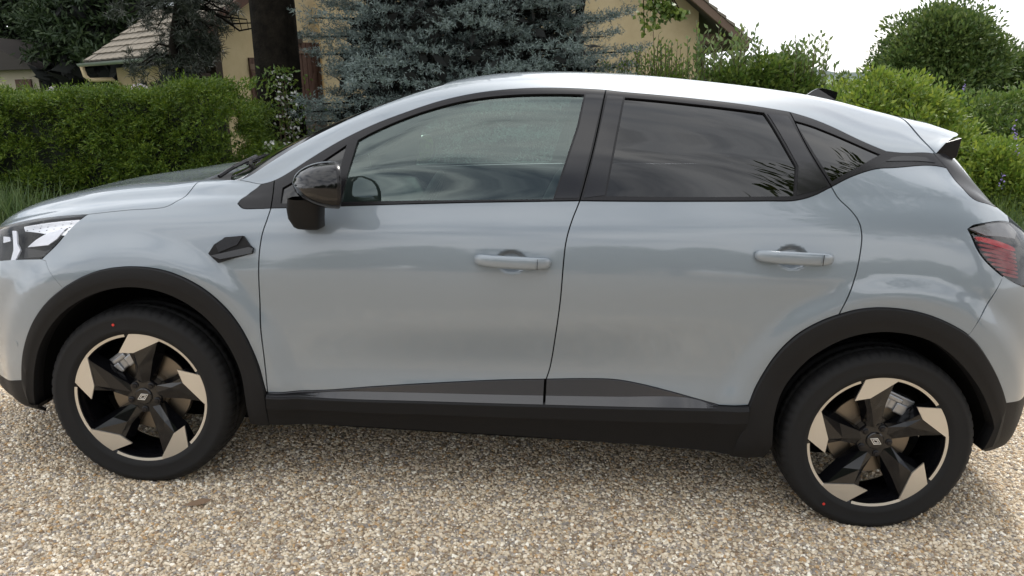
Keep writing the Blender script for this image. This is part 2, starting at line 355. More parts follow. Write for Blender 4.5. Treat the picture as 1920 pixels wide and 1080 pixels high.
gv = ob('gravel', np.c_[PX.ravel(), PY.ravel(), (gz(PX, PY)+.006+.004*np.sin(PX*3.1+1)*np.sin(PY*2.3)+.002*RNG.normal(size=PX.shape)).ravel()], f, 'gravel_bed'); gv['kind'] = 'stuff'; gv['label'] = 'loose pale and brown gravel covering the sloping drive'; gv['category'] = 'gravel'
ng = bpy.data.node_groups.new('scatter', 'GeometryNodeTree'); ng.interface.new_socket('Geometry', in_out='INPUT', socket_type='NodeSocketGeometry'); ng.interface.new_socket('Geometry', in_out='OUTPUT', socket_type='NodeSocketGeometry')
G = ng.nodes; GL = ng.links
gi = G.new('NodeGroupInput'); go = G.new('NodeGroupOutput'); dp = G.new('GeometryNodeDistributePointsOnFaces'); dp.inputs['Density'].default_value = 12500; dp.inputs['Seed'].default_value = 3
ci = G.new('GeometryNodeCollectionInfo'); ci.inputs['Collection'].default_value = pc; ci.inputs['Separate Children'].default_value = True; ci.inputs['Reset Children'].default_value = True
ip = G.new('GeometryNodeInstanceOnPoints'); ip.inputs['Pick Instance'].default_value = True
rv = G.new('FunctionNodeRandomValue'); rv.data_type = 'FLOAT_VECTOR'; rv.inputs['Min'].default_value = (-.7, -.7, 0); rv.inputs['Max'].default_value = (.7, .7, 6.28)
rs = G.new('FunctionNodeRandomValue'); rs.data_type = 'FLOAT'; rs.inputs['Min'].default_value = 0.; rs.inputs['Max'].default_value = 1.; rs.inputs['Seed'].default_value = 5
pw = G.new('ShaderNodeMath'); pw.operation = 'POWER'; pw.inputs[1].default_value = 2.2; mr = G.new('ShaderNodeMapRange'); mr.inputs['To Min'].default_value = .0034; mr.inputs['To Max'].default_value = .0092
jn = G.new('GeometryNodeJoinGeometry')
GL.new(gi.outputs[0], dp.inputs[0]); GL.new(dp.outputs['Points'], ip.inputs['Points']); GL.new(ci.outputs[0], ip.inputs['Instance']); GL.new(rv.outputs[0], ip.inputs['Rotation'])
GL.new(rs.outputs[1], pw.inputs[0]); GL.new(pw.outputs[0], mr.inputs[0]); GL.new(mr.outputs[0], ip.inputs['Scale'])
GL.new(ip.outputs[0], jn.inputs[0]); GL.new(gi.outputs[0], jn.inputs[0]); GL.new(jn.outputs[0], go.inputs[0])
gm = gv.modifiers.new('scatter', 'NODES'); gm.node_group = ng
# ---------------------------------------------------------------- the house beyond the garden
mat('render_cream', (.52, .42, .26), .92, var=(.45, .355, .21), vscale=2.5, bump=.3, bscale=60)
mat('timber_dark', (.022, .014, .009), .75, var=(.040, .024, .015), vscale=9)
mat('shutter_brown', (.058, .026, .017), .65, var=(.085, .040, .026), vscale=14)
mat('roof_tile', (.135, .118, .092), .85, var=(.20, .175, .138), vscale=7, island=.18)
mat('zinc', (.42, .45, .47), .35, .7)
mat('soffit', (.040, .034, .030), .8)
mat('verge_tile', (.085, .038, .024), .8, var=(.055, .026, .018), vscale=12)
mat('house_white', (.38, .34, .26), .9)
mat('lamp_white', (.75, .76, .74), .3)
# the wing stands turned about 40 degrees: e along its eave, n up its roof slope
Bp = Vector((-5.76, 14.4, 2.10)); e_ = Vector((.77, -.638, 0)).normalized(); n_h = Vector((.638, .77, 0)).normalized(); up = Vector((0, 0, 1)); pitch = math.tan(R_(33))
def WG(a, d, z): return Bp+e_*a+n_h*d+up*(z-2.10)          # a along the eave (0 at the right verge), d inwards
house = empty('house', tuple(WG(-1.5, 1.5, -.75))); hl_ = house.location.copy(); tag(house, 'cream rendered chalet house with tiled roof and brown shutters behind the garden', 'house')
HO = Vector(house.location)
def hv(vs): return [tuple(Vector(v)-HO) for v in vs]
class HB(MB):
    def ob(s, name, m, parent=house, **kw): s.v = hv(s.v); return MB.ob(s, name, m, parent, **kw)
# wing walls
HB().hexa([WG(-3.0, .45, -.8), WG(-.45, .45, -.8), WG(-.45, .62, -.8), WG(-3.0, .62, -.8)], [WG(-3.0, .45, 2.0), WG(-.45, .45, 2.0), WG(-.45, .62, 2.0), WG(-3.0, .62, 2.0)]).ob('wall', 'render_cream')
HB().hexa([WG(-.62, 1.24, -.8), WG(-.45, 1.24, -.8), WG(-.45, 3.9, -.8), WG(-.62, 3.9, -.8)], [WG(-.62, 1.24, 2.72), WG(-.45, 1.24, 2.72), WG(-.45, 3.9, 4.5), WG(-.62, 3.9, 4.5)]).ob('wall', 'render_cream')
HB().hexa([WG(-2.2, 1.35, -.8), WG(-.60, 1.35, -.8), WG(-.60, 1.5, -.8), WG(-2.2, 1.5, -.8)], [WG(-2.2, 1.35, 2.8), WG(-.60, 1.35, 2.8), WG(-.60, 1.5, 2.8), WG(-2.2, 1.5, 2.8)]).ob('porch_shade_wall', 'timber_dark')  # dark timber colour stands for the shadow inside the recess
for (a, d, z0, z1, w_) in ((-.50, 1.16, -.8, 2.75, .14), (-.50, .52, -.8, 2.25, .13)):
    c = WG(a, d, 0); HB().box((c.x, c.y, (z0+z1)/2), (w_, w_, z1-z0), Matrix.Rotation(R_(-39.6), 3, 'Z')).ob('timber_post', 'timber_dark')
c0, c1 = WG(-.5, .5, 1.75), WG(-.5, 1.0, 1.75); HB().tube([c0, c1], .075, 4).ob('timber_beam', 'timber_dark')
c0, c1 = WG(-.5, .15, 2.12), WG(-.5, 3.2, 2.12+3.05*pitch); HB().tube([c0, c1], .09, 4).ob('rafter', 'timber_dark')
HB().hexa([WG(-.62, .58, -.8), WG(-.50, .58, -.8), WG(-.50, 1.10, -.8), WG(-.62, 1.10, -.8)], [WG(-.62, .58, 1.70), WG(-.50, .58, 1.70), WG(-.50, 1.10, 1.70), WG(-.62, 1.10, 1.70)]).ob('porch_shade_panel', 'timber_dark')  # dark panel put in for the shade of the porch opening
# door and openings on the eave wall
for a0, a1, z0, z1, m_, nm in ((-2.35, -1.85, -.4, 1.55, 'shutter_brown', 'shutter'), (-1.45, -.95, .2, 1.55, 'shutter_brown', 'shutter'), (-1.85, -1.45, .2, 1.5, 'soffit', 'window')):
    HB().hexa([WG(a0, .40, z0), WG(a1, .40, z0), WG(a1, .46, z0), WG(a0, .46, z0)], [WG(a0, .40, z1), WG(a1, .40, z1), WG(a1, .46, z1), WG(a0, .46, z1)]).ob(nm, m_)
# roof of the wing: slab plus tiles in overlapping courses
rl, rd_ = 3.35, 4.6
HB().hexa([WG(-rl, 0, 2.06), WG(0, 0, 2.06), WG(0, rd_, 2.06+rd_*pitch), WG(-rl, rd_, 2.06+rd_*pitch)], [WG(-rl, 0, 2.12), WG(0, 0, 2.12), WG(0, rd_, 2.12+rd_*pitch), WG(-rl, rd_, 2.12+rd_*pitch)]).ob('roof_deck', 'soffit')
roof = None; tile_w, tile_d = .24, .24; cosp = math.cos(R_(33))
tme = None
for r_ in range(int(rd_/cosp/tile_d)):
    for k in range(int(rl/tile_w)):
        d0 = r_*tile_d*cosp; jit = .012*random.random()
        q = WG(-rl+tile_w*(k+.5), d0+tile_d*cosp*.5, 2.12+(d0+tile_d*cosp*.5)*pitch+.030+jit)
        if tme is None:
            b = MB(); wv = [(x*tile_w*.49, .005*math.cos(x*3.1)-.002) for x in (-1, -.5, 0, .5, 1)]
            v = []
            for yy, dz in ((-.14, .018), (.15, -.010)):
                for (xx, zz) in wv: v.append((xx, yy, zz+dz))
            for (xx, zz) in wv: v.append((xx, -.14, zz+.018-.026))
            fc = [(i, i+1, i+6, i+5) for i in range(4)]+[(i+10, i+11, i+1, i) for i in range(4)]; b.add(v, fc)
            to = b.ob('tile', 'roof_tile', house); tme = to.data
        else: to = link('tile', tme, house)
        to.location = q-HO; to.rotation_euler = (Matrix.Rotation(math.atan2(e_.y, e_.x), 3, 'Z') @ Matrix.Rotation(R_(33), 3, 'X')).to_euler()
HB().hexa([WG(-.02, -.06, 1.98), WG(.07, -.06, 1.98), WG(.07, rd_, 1.98+rd_*pitch), WG(-.02, rd_, 1.98+rd_*pitch)], [WG(-.02, -.06, 2.17), WG(.07, -.06, 2.17), WG(.07, rd_, 2.19+rd_*pitch), WG(-.02, rd_, 2.19+rd_*pitch)]).ob('verge_board', 'verge_tile')
# gutters and the bent downpipe
def gutter(p0, p1, r=.065):
    d = (p1-p0).normalized(); s = d.cross(up).normalized(); mb = HB(); rows = []
    for p in (p0, p1): rows.append([p+s*r*math.cos(a)+up*r*math.sin(a) for a in np.linspace(math.pi, 2*math.pi, 9)]+[p+s*(r-.008)*math.cos(a)+up*(r-.008)*math.sin(a) for a in np.linspace(2*math.pi, math.pi, 9)])
    n = 18; mb.v = [v for r_ in rows for v in r_]; mb.f = [[i, (i+1) % n, n+(i+1) % n, n+i] for i in range(n)]+[list(range(n)), list(range(n, 2*n))]
    return mb.ob('gutter', 'zinc')
gutter(WG(-rl-.05, -.07, 2.10), WG(.05, -.07, 2.10))
HB().tube([WG(-rl+.03, -.07, 2.04), WG(-rl+.06, -.05, 1.86), WG(-rl+.14, .0, 1.78), WG(-rl+.42, .30, 1.78), WG(-rl+.50, .38, 1.70), WG(-rl+.52, .40, -.6)], .042, 8).ob('downpipe', 'render_cream', smooth=True)
d_ = 1.55; HB().hexa([WG(-rl, d_, 2.19+d_*pitch), WG(.0, d_, 2.19+d_*pitch), WG(.0, d_+.16, 2.19+(d_+.16)*pitch), WG(-rl, d_+.16, 2.19+(d_+.16)*pitch)], [WG(-rl, d_, 2.24+d_*pitch), WG(.0, d_, 2.24+d_*pitch), WG(.0, d_+.16, 2.24+(d_+.16)*pitch), WG(-rl, d_+.16, 2.24+(d_+.16)*pitch)]).ob('flashing', 'zinc')
# shutters on the gable wall: planks with ledge and brace
def shutter(d0, d1, z0, z1, flip):
    k = 5; root = None
    s = HB().hexa([WG(-.445, d0, z0), WG(-.425, d0, z0), WG(-.425, d1, z0), WG(-.445, d1, z0)], [WG(-.445, d0, z1), WG(-.425, d0, z1), WG(-.425, d1, z1), WG(-.445, d1, z1)]).ob('shutter', 'shutter_brown')
    for i in range(k):
        a = d0+(d1-d0)*(i+.06)/k; b = d0+(d1-d0)*(i+.94)/k
        HB().hexa([WG(-.425, a, z0), WG(-.405, a, z0), WG(-.405, b, z0), WG(-.425, b, z0)], [WG(-.425, a, z1), WG(-.405, a, z1), WG(-.405, b, z1), WG(-.425, b, z1)]).ob('plank', 'shutter_brown', s)
    for z in (z0+.12, z1-.22):
        HB().hexa([WG(-.405, d0, z), WG(-.38, d0, z), WG(-.38, d1, z), WG(-.405, d1, z)], [WG(-.405, d0, z+.1), WG(-.38, d0, z+.1), WG(-.38, d1, z+.1), WG(-.405, d1, z+.1)]).ob('ledge', 'timber_brown', s)
    zz0, zz1 = (z0+.22, z1-.22); da, db = (d0, d1) if flip else (d1, d0)
    HB().hexa([WG(-.405, da, zz0), WG(-.383, da, zz0), WG(-.383, da+(.1 if flip else -.1), zz0), WG(-.405, da+(.1 if flip else -.1), zz0)], [WG(-.405, db-(.1 if flip else -.1), zz1), WG(-.383, db-(.1 if flip else -.1), zz1), WG(-.383, db, zz1), WG(-.405, db, zz1)]).ob('brace', 'shutter_brown', s)
mat('timber_brown', (.13, .085, .06), .7)  # lighter brown timber for ledges, bargeboard and beam
shutter(2.92, 3.50, .55, 2.40, True); shutter(1.80, 2.12, .55, 2.10, False)
HB().hexa([WG(-.46, 2.15, .65), WG(-.43, 2.15, .65), WG(-.43, 2.90, .65), WG(-.46, 2.90, .65)], [WG(-.46, 2.15, 2.3), WG(-.43, 2.15, 2.3), WG(-.43, 2.90, 2.3), WG(-.46, 2.90, 2.3)]).ob('window', 'soffit')
HB().hexa([WG(-.45, 2.15, 2.38), WG(-.36, 2.15, 2.38), WG(-.36, 3.06, 2.38), WG(-.45, 3.06, 2.38)], [WG(-.45, 2.15, 2.60), WG(-.36, 2.15, 2.60), WG(-.36, 3.06, 2.60), WG(-.45, 3.06, 2.60)]).ob('lintel', 'timber_dark')
# floodlight under the verge
fl = HB().box(tuple(WG(-.28, .62, 2.30)), (.10, .07, .16), Matrix.Rotation(R_(-20), 3, 'X')).ob('floodlight', 'lamp_white', bevel=.01)
HB().tube([WG(-.30, .62, 2.22), WG(-.34, .70, 2.10)], .04, 8).ob('sensor', 'lamp_white', fl)
# main block behind the spruce, gable to the drive, with its roof running down to the right
HB().hexa([(-3.74, 17.05, -1.0), (3.94, 17.0, -1.0), (3.94, 17.3, -1.0), (-3.74, 17.3, -1.0)], [(-3.74, 17.05, 3.2), (3.94, 17.0, 3.0), (3.94, 17.3, 3.0), (-3.74, 17.3, 3.2)]).ob('wall', 'render_cream')
HB().hexa([(-3.74, 17.05, 3.2), (3.94, 17.0, 3.0), (3.94, 17.3, 3.0), (-3.74, 17.3, 3.2)], [(.2, 17.0, 6.1), (.6, 17.0, 5.8), (.6, 17.3, 5.8), (.2, 17.3, 6.1)]).ob('gable_wall', 'render_cream')
HB().hexa([(3.70, 17.3, -1.0), (3.94, 17.3, -1.0), (3.94, 24, -1.0), (3.70, 24, -1.0)], [(3.70, 17.3, 2.9), (3.94, 17.3, 2.9), (3.94, 24, 2.9), (3.70, 24, 2.9)]).ob('wall', 'render_cream')
sl_ = math.tan(R_(40.3))
def RR(x, y, dz): return Vector((x, y, 2.16+(4.82-x)*sl_+dz))
HB().hexa([RR(.3, 16.4, -.16), RR(4.82, 16.4, -.16), RR(4.82, 24, -.16), RR(.3, 24, -.16)], [RR(.3, 16.4, -.03), RR(4.82, 16.4, -.03), RR(4.82, 24, -.03), RR(.3, 24, -.03)]).ob('roof', 'soffit')
for i in range(26):
    x0 = 4.86-.175*i
    HB().hexa([RR(x0-.19, 16.36, -.035), RR(x0, 16.36, -.02), RR(x0, 24, -.02), RR(x0-.19, 24, -.035)], [RR(x0-.19, 16.36, .0), RR(x0, 16.36, .045), RR(x0, 24, .045), RR(x0-.19, 24, .0)]).ob('tile_course', 'roof_tile')
HB().hexa([RR(.3, 16.38, -.26), RR(4.80, 16.38, -.20), RR(4.80, 16.48, -.20), RR(.3, 16.48, -.26)], [RR(.3, 16.38, -.04), RR(4.80, 16.38, -.04), RR(4.80, 16.48, -.04), RR(.3, 16.48, -.04)]).ob('bargeboard', 'timber_brown')
HB().box((4.25, 17.1, 2.22), (.68, .14, .20)).ob('timber_beam', 'timber_brown')
HB().box((4.05, 17.12, .6), (.12, .12, 3.1)).ob('timber_post', 'timber_dark')
HB().box((4.55, 20.5, .6), (.14, .14, 3.1)).ob('timber_post', 'timber_dark')
# neighbour's pale cottage at the far left
cot = empty('cottage', (-14.2, 24, -.8)); tag(cot, 'pale cottage wall with a brown shutter half hidden by dark conifers', 'cottage')
MB().box((0, 0, 1.5), (3.1, 3, 3.0)).ob('wall', 'house_white', cot)
MB().hexa([(-1.8, -1.8, 3.0), (1.8, -1.8, 3.0), (1.8, 1.8, 3.0), (-1.8, 1.8, 3.0)], [(-.1, -1.8, 3.9), (.1, -1.8, 3.9), (.1, 1.8, 3.9), (-.1, 1.8, 3.9)]).ob('roof', 'soffit', cot)
MB().box((1.15, -1.53, 1.9), (.42, .06, 1.7)).ob('shutter', 'shutter_brown', cot)
CURVES = {  # outlines on the body surface: (station, girth)
 'hood_cut': [[-0.7354, 1.3227], [-0.423, 1.061], [-0.1905, 1.0179], [-0.0453, 1.0205], [0.0895, 1.0258], [0.124, 1.0926], [0.1521, 1.2885], [0.1677, 1.6026]],
 'cowl_fender': [[0.1677, 1.6026], [0.2497, 1.5764], [0.3319, 1.4958]],
 'pillar_foot': [[0.3319, 1.4958], [0.4203, 1.4017]],
 'trim_tip': [[0.4203, 1.4017], [0.3851, 1.2281], [0.3527, 1.0365]],
 'belt_f': [[0.3527, 1.0365], [0.3756, 0.9993], [0.4219, 0.9976], [0.4751, 1.0013]],
 'door_front': [[0.4751, 1.0013], [0.4674, 0.9307], [0.4561, 0.8669], [0.4503, 0.8036], [0.4498, 0.7117], [0.4522, 0.5812], [0.4619, 0.4627], [0.4726, 0.3099]],
 'door_front_top': [[0.4693, 1.3925], [0.4748, 1.1436], [0.4751, 1.0013]],
 'belt_door1': [[0.4751, 1.0013], [0.7232, 1.0111], [1.11, 1.0185], [1.5353, 1.0252]],
 'belt_door2': [[1.5425, 1.0252], [1.9203, 1.0183], [2.1697, 1.0092], [2.2589, 1.0067], [2.3219, 1.0238], [2.3844, 1.0617]],
 'bgap': [[1.5389, 1.0252], [1.5153, 0.9457], [1.4995, 0.867], [1.4952, 0.7904], [1.493, 0.6783], [1.4857, 0.5608], [1.4722, 0.4255], [1.4614, 0.3859]],
 'bgap_top': [[1.6131, 1.4428], [1.5933, 1.3063], [1.5727, 1.1868], [1.5389, 1.0252]],
 'dgap_top': [[2.2665, 1.4457], [2.2939, 1.3198], [2.337, 1.1876], [2.3844, 1.0617]],
 'door_rear': [[2.3844, 1.0617], [2.4059, 1.0085], [2.4426, 0.9576], [2.4691, 0.9101], [2.4801, 0.862], [2.4763, 0.812], [2.462, 0.7307], [2.4424, 0.633], [2.4256, 0.5826]],
 'quarter_top': [[2.3844, 1.0617], [2.4623, 1.1204], [2.5515, 1.1753], [2.6215, 1.1964], [2.8182, 1.2805]],
 'trim_up1': [[0.4203, 1.4017], [0.4693, 1.3925], [0.5876, 1.4036], [0.7001, 1.4239], [0.8089, 1.4335], [0.9182, 1.4345], [1.0274, 1.4388], [1.1372, 1.4401], [1.2664, 1.4435], [1.3779, 1.4465], [1.5085, 1.4449], [1.6131, 1.4428]],
 'trim_up2': [[1.6131, 1.4428], [1.6766, 1.437], [1.9213, 1.44], [2.1123, 1.4454], [2.2665, 1.4457]],
 'trim_up3': [[2.2665, 1.4457], [2.3413, 1.4292], [2.4142, 1.4009], [2.5037, 1.3519], [2.5992, 1.3047]],
 'trim_up4': [[2.5992, 1.3047], [2.6752, 1.3182], [2.7794, 1.3702]],
 'dpanel_end': [[2.7794, 1.3702], [2.7975, 1.3276], [2.8182, 1.2805]],
 'hatch_gap': [[2.8182, 1.2805], [2.8488, 1.1523], [2.8873, 1.0539], [2.9695, 1.0766]],
 'lamp_top': [[2.9695, 1.0766], [3.0327, 1.2215], [3.0215, 1.0056]],
 'lamp_up': [[3.0215, 1.0056], [2.9127, 0.9478], [2.8595, 0.9233], [2.8384, 0.9055]],
 'lamp_side': [[2.8384, 0.9055], [2.8741, 0.8428], [2.9453, 0.7971], [3.0251, 0.77], [3.0615, 0.7636]],
 'bumper_r': [[2.9712, 0.788], [2.9175, 0.6791], [2.8768, 0.5789]],
 'arch_r_out': [[2.1686, 0.3207], [2.1911, 0.3952], [2.2322, 0.4675], [2.2915, 0.5213], [2.3712, 0.562], [2.4256, 0.5826], [2.4909, 0.6047], [2.5737, 0.6198], [2.681, 0.6176], [2.7933, 0.5917], [2.8783, 0.5539], [2.9527, 0.4844], [3.0227, 0.3967], [3.0688, 0.3275]],
 'arch_r_in': [[2.2724, 0.18], [2.2619, 0.294], [2.2821, 0.3887], [2.3328, 0.4551], [2.4031, 0.4982], [2.5018, 0.5322], [2.6234, 0.5461], [2.7431, 0.5308], [2.835, 0.4846], [2.917, 0.4126], [2.9921, 0.3169], [3.0385, 0.247]],
 'arch_f_out': [[-0.448, 0.2833], [-0.4154, 0.4097], [-0.3473, 0.5519], [-0.2501, 0.6641], [-0.1316, 0.7376], [-0.0095, 0.7608], [0.1314, 0.7476], [0.242, 0.7007], [0.3217, 0.636], [0.3831, 0.5556], [0.4346, 0.4366], [0.4669, 0.3096]],
 'arch_f_in': [[-0.4128, 0.152], [-0.3826, 0.3112], [-0.3352, 0.4427], [-0.2419, 0.5716], [-0.1202, 0.6544], [-0.0014, 0.6847], [0.1282, 0.666], [0.236, 0.6072], [0.3213, 0.5157], [0.3796, 0.3831], [0.3939, 0.2504]],
 'bumper_f': [[-0.2333, 0.6779], [-0.2671, 0.7384], [-0.3114, 0.7882]],
 'hl_side': [[-0.332, 0.7943], [-0.2707, 0.8552], [-0.1938, 1.0137]],
 'hl_low': [[-0.5332, 0.8013], [-0.4188, 0.7959], [-0.332, 0.7943]],
 'door1_low': [[0.4725, 0.3066], [0.6551, 0.3182], [0.8468, 0.341], [1.0751, 0.3622], [1.3027, 0.379], [1.4614, 0.3859]],
 'door2_low': [[1.4614, 0.3859], [1.6044, 0.3912], [1.7077, 0.3901], [1.8021, 0.3763], [1.906, 0.3539], [2.0006, 0.3303], [2.0721, 0.3121]],
 'rear_low': [[2.0721, 0.3121], [2.1686, 0.3207]],
 'trimmid1': [[0.5783, 0.3041], [0.732, 0.3199], [0.9621, 0.3262], [1.2294, 0.3296], [1.4552, 0.3319]],
 'trimmid2': [[1.4552, 0.3319], [1.7019, 0.3345], [1.963, 0.3369], [2.0578, 0.3126]],
 'sill_top1': [[0.4725, 0.3066], [0.7319, 0.3027], [1.0393, 0.3072], [1.4564, 0.31]],
 'sill_top2': [[1.4564, 0.31], [1.7973, 0.3104], [2.0721, 0.3121]],
 'sill_bot': [[0.3991, 0.1725], [0.8444, 0.1792], [1.4505, 0.172], [1.813, 0.159], [2.1788, 0.1363]],
 'glass_fq': [[0.5087, 1.0353], [0.5085, 1.2169], [0.6163, 1.3083], [0.7213, 1.3685], [0.7036, 1.1833], [0.6848, 1.0275]],
 'glass_fd': [[0.7237, 1.0345], [0.7377, 1.1684], [0.7633, 1.3704], [0.8133, 1.3839], [0.9214, 1.3982], [1.0303, 1.404], [1.1398, 1.4069], [1.2685, 1.4095], [1.3793, 1.4109], [1.535, 1.4109], [1.5138, 1.2851], [1.4467, 1.0331], [1.1093, 1.031]],
 'glass_rd': [[1.6297, 1.0442], [1.6533, 1.2119], [1.6817, 1.4063], [1.919, 1.4067], [2.1695, 1.412], [2.2299, 1.2543], [2.2642, 1.1613], [2.2556, 1.0268], [1.9199, 1.0366]],
 'glass_rq': [[2.2765, 1.394], [2.3345, 1.3822], [2.444, 1.3383], [2.5702, 1.2728], [2.4854, 1.1801], [2.3874, 1.0921]],
 'bpanel1': [[1.5424, 1.4112], [1.6073, 1.4182], [1.5685, 1.2001], [1.5349, 1.0339], [1.4539, 1.0331], [1.5229, 1.2853]],
 'bpanel2': [[1.6185, 1.4164], [1.6743, 1.4135], [1.6443, 1.2116], [1.6225, 1.0433], [1.5493, 1.0339], [1.5781, 1.1869]],
 'cpanel': [[2.1806, 1.4088], [2.2559, 1.4131], [2.2892, 1.3078], [2.3327, 1.1761], [2.3737, 1.0657], [2.3314, 1.0421], [2.2646, 1.0264], [2.2733, 1.1617], [2.2378, 1.2629]],
 'dslot': [[2.5888, 1.2306], [2.6141, 1.2631], [2.652, 1.2861], [2.7423, 1.3079], [2.7751, 1.2846]],
 'roof_joint': [[2.7373, 1.6624], [2.7501, 1.4893], [2.7849, 1.3799]],
 'repeater': [[0.2759, 0.8028], [0.2947, 0.8319], [0.3325, 0.8559], [0.3961, 0.8633], [0.4189, 0.8332], [0.4326, 0.8233], [0.4296, 0.8081], [0.3647, 0.7915], [0.3111, 0.7749]],
 'sensor': [[-0.4582, 0.4261]],
 'indF': [[1.4501, 0.3857]],
 'hl_chrome1': [[-0.473, 1.033], [-0.345, 1.0196], [-0.2015, 1.0006], [-0.2546, 0.881], [-0.3474, 0.907], [-0.4527, 0.9637]],
 'hl_chrome2': [[-0.3469, 0.9036], [-0.2627, 0.9329], [-0.2941, 0.8708], [-0.3261, 0.8481], [-0.4152, 0.8489], [-0.383, 0.8775]],
 'hl_drl': [[-0.5226, 0.9965], [-0.4952, 0.9828], [-0.4696, 0.8726], [-0.4459, 0.8396], [-0.4615, 0.8028], [-0.4871, 0.8046], [-0.4823, 0.8435]],
 'hl_drl2': [[-0.5746, 0.955], [-0.5268, 0.9316], [-0.5158, 0.8967], [-0.5589, 0.8927]],
 'lb_f': [[-0.6356, 0.2461], [-0.448, 0.2833]],
 'lb_r': [[3.0688, 0.3275], [3.2028, 0.3187]],
 'tail_cap': [[2.8465, 0.9108], [2.9121, 0.9443], [3.02, 0.9992], [3.0531, 0.9754], [3.0324, 0.9283], [2.9055, 0.8996]],
 'tail_bars': [[2.9449, 0.8815], [2.944, 0.8639], [2.965, 0.8517], [2.9758, 0.8395], [2.9871, 0.8274], [2.9987, 0.8168], [3.0061, 0.8053], [3.0162, 0.794]],
 'tail_red': [[2.8685, 0.8724], [3.0229, 0.9063], [3.0308, 0.7928], [2.9881, 0.7997]],
}
# ---------------------------------------------------------------- patches cut from the body surface
def cr(pts, step=.014):
    """smooth curve through points, resampled"""
    P = np.asarray(pts, float)
    if len(P) == 2:
        n = max(2, int(np.hypot(*(P[1]-P[0]))/step)+1); t = np.linspace(0, 1, n)[:, None]; return P[0]+(P[1]-P[0])*t
    out = []
    Q = np.vstack([2*P[0]-P[1], P, 2*P[-1]-P[-2]])
    for i in range(1, len(Q)-2):
        p0, p1, p2, p3 = Q[i-1:i+3]; a = .5
        t0 = 0; t1 = t0+max(np.hypot(*(p1-p0)), 1e-6)**a; t2 = t1+max(np.hypot(*(p2-p1)), 1e-6)**a; t3 = t2+max(np.hypot(*(p3-p2)), 1e-6)**a
        n = max(1, int(round(np.hypot(*(p2-p1))/step)))
        for k in range(n):
            t = t1+(t2-t1)*k/n
            A1 = (t1-t)/(t1-t0)*p0+(t-t0)/(t1-t0)*p1; A2 = (t2-t)/(t2-t1)*p1+(t-t1)/(t2-t1)*p2; A3 = (t3-t)/(t3-t2)*p2+(t-t2)/(t3-t2)*p3
            B1 = (t2-t)/(t2-t0)*A1+(t-t0)/(t2-t0)*A2; B2 = (t3-t)/(t3-t1)*A2+(t-t1)/(t3-t1)*A3
            out.append((t2-t)/(t2-t1)*B1+(t-t1)/(t2-t1)*B2)
    out.append(P[-1]); return np.array(out)
def join(*cs):
    o = [cs[0]]
    for c in cs[1:]: o.append(c)
    a = np.vstack(o); keep = [0]
    for i in range(1, len(a)):
        if np.hypot(*(a[i]-a[keep[-1]])) > .003: keep.append(i)
    a = a[keep]
    while np.hypot(*(a[0]-a[-1])) < .003: a = a[:-1]
    return a
def inside(q, poly):
    x, y = q[:, 0], q[:, 1]; c = np.zeros(len(q), bool); n = len(poly)
    for i in range(n):
        x1, y1 = poly[i]; x2, y2 = poly[(i+1) % n]
        if y1 == y2: continue
        k = ((y1 > y) != (y2 > y)) & (x < (x2-x1)*(y-y1)/(y2-y1)+x1); c ^= k
    return c
def bdist(q, poly):
    d = np.full(len(q), 9.); n = len(poly)
    for i in range(n):
        a = poly[i]; b = poly[(i+1) % n]; ab = b-a; L2 = (ab**2).sum()+1e-12
        t = np.clip(((q-a)@ab)/L2, 0, 1); d = np.minimum(d, np.hypot(*(q-a-t[:, None]*ab).T))
    return d
def shrink(poly, g):
    if g == 0: return poly
    a = .5*np.sum(poly[:, 0]*np.roll(poly[:, 1], -1)-np.roll(poly[:, 0], -1)*poly[:, 1]); sg = 1 if a > 0 else -1
    e0 = poly-np.roll(poly, 1, 0); e1 = np.roll(poly, -1, 0)-poly
    def nrm(e): e = e/(np.hypot(*e.T)[:, None]+1e-12); return np.c_[-e[:, 1], e[:, 0]]*sg
    n0, n1 = nrm(e0), nrm(e1); b = n0+n1; l = np.hypot(*b.T)[:, None]+1e-9; b /= l
    c = np.clip((b*n1).sum(1), .45, 1)[:, None]; return poly+b*g/c
def patch2d(outer, holes=(), g=.018, dense=()):
    lo, hi = outer.min(0), outer.max(0)
    gx, gy = np.meshgrid(np.arange(lo[0]+g/2, hi[0], g), np.arange(lo[1]+g/2, hi[1], g)); q = np.c_[gx.ravel(), gy.ravel()]
    for (cx, cy, rx, ry, gg) in dense:
        a, b = np.meshgrid(np.arange(cx-rx, cx+rx, gg), np.arange(cy-ry, cy+ry, gg)); k = ~((abs(q[:, 0]-cx) < rx+gg) & (abs(q[:, 1]-cy) < ry+gg))
        q = np.vstack([q[k], np.c_[a.ravel(), b.ravel()]])
    if len(q):
        k = inside(q, outer); q = q[k]
    if len(q): q = q[bdist(q, outer) > .45*min(g, .012)]
    for h in holes:
        if len(q): q = q[~inside(q, h)]
        if len(q): q = q[bdist(q, h) > .006]
    pts = [Vector(p) for p in outer]; ed = [(i, (i+1) % len(outer)) for i in range(len(outer))]; n = len(outer)
    for h in holes:
        pts += [Vector(p) for p in h]; ed += [(n+i, n+(i+1) % len(h)) for i in range(len(h))]; n += len(h)
    pts += [Vector(p) for p in q]
    v, e, f, *_ = delaunay_2d_cdt(pts, ed, [], 0, 1e-6)
    v = np.array([tuple(a) for a in v]); f = np.array([t for t in f if len(t) == 3])
    c = v[f].mean(1); k = inside(c, outer)
    for h in holes: k &= ~inside(c, h)
    f = f[k]
    a = np.cross(v[f[:, 1]]-v[f[:, 0]], v[f[:, 2]]-v[f[:, 0]]); f[a < 0] = f[a < 0][:, ::-1]
    return v, f
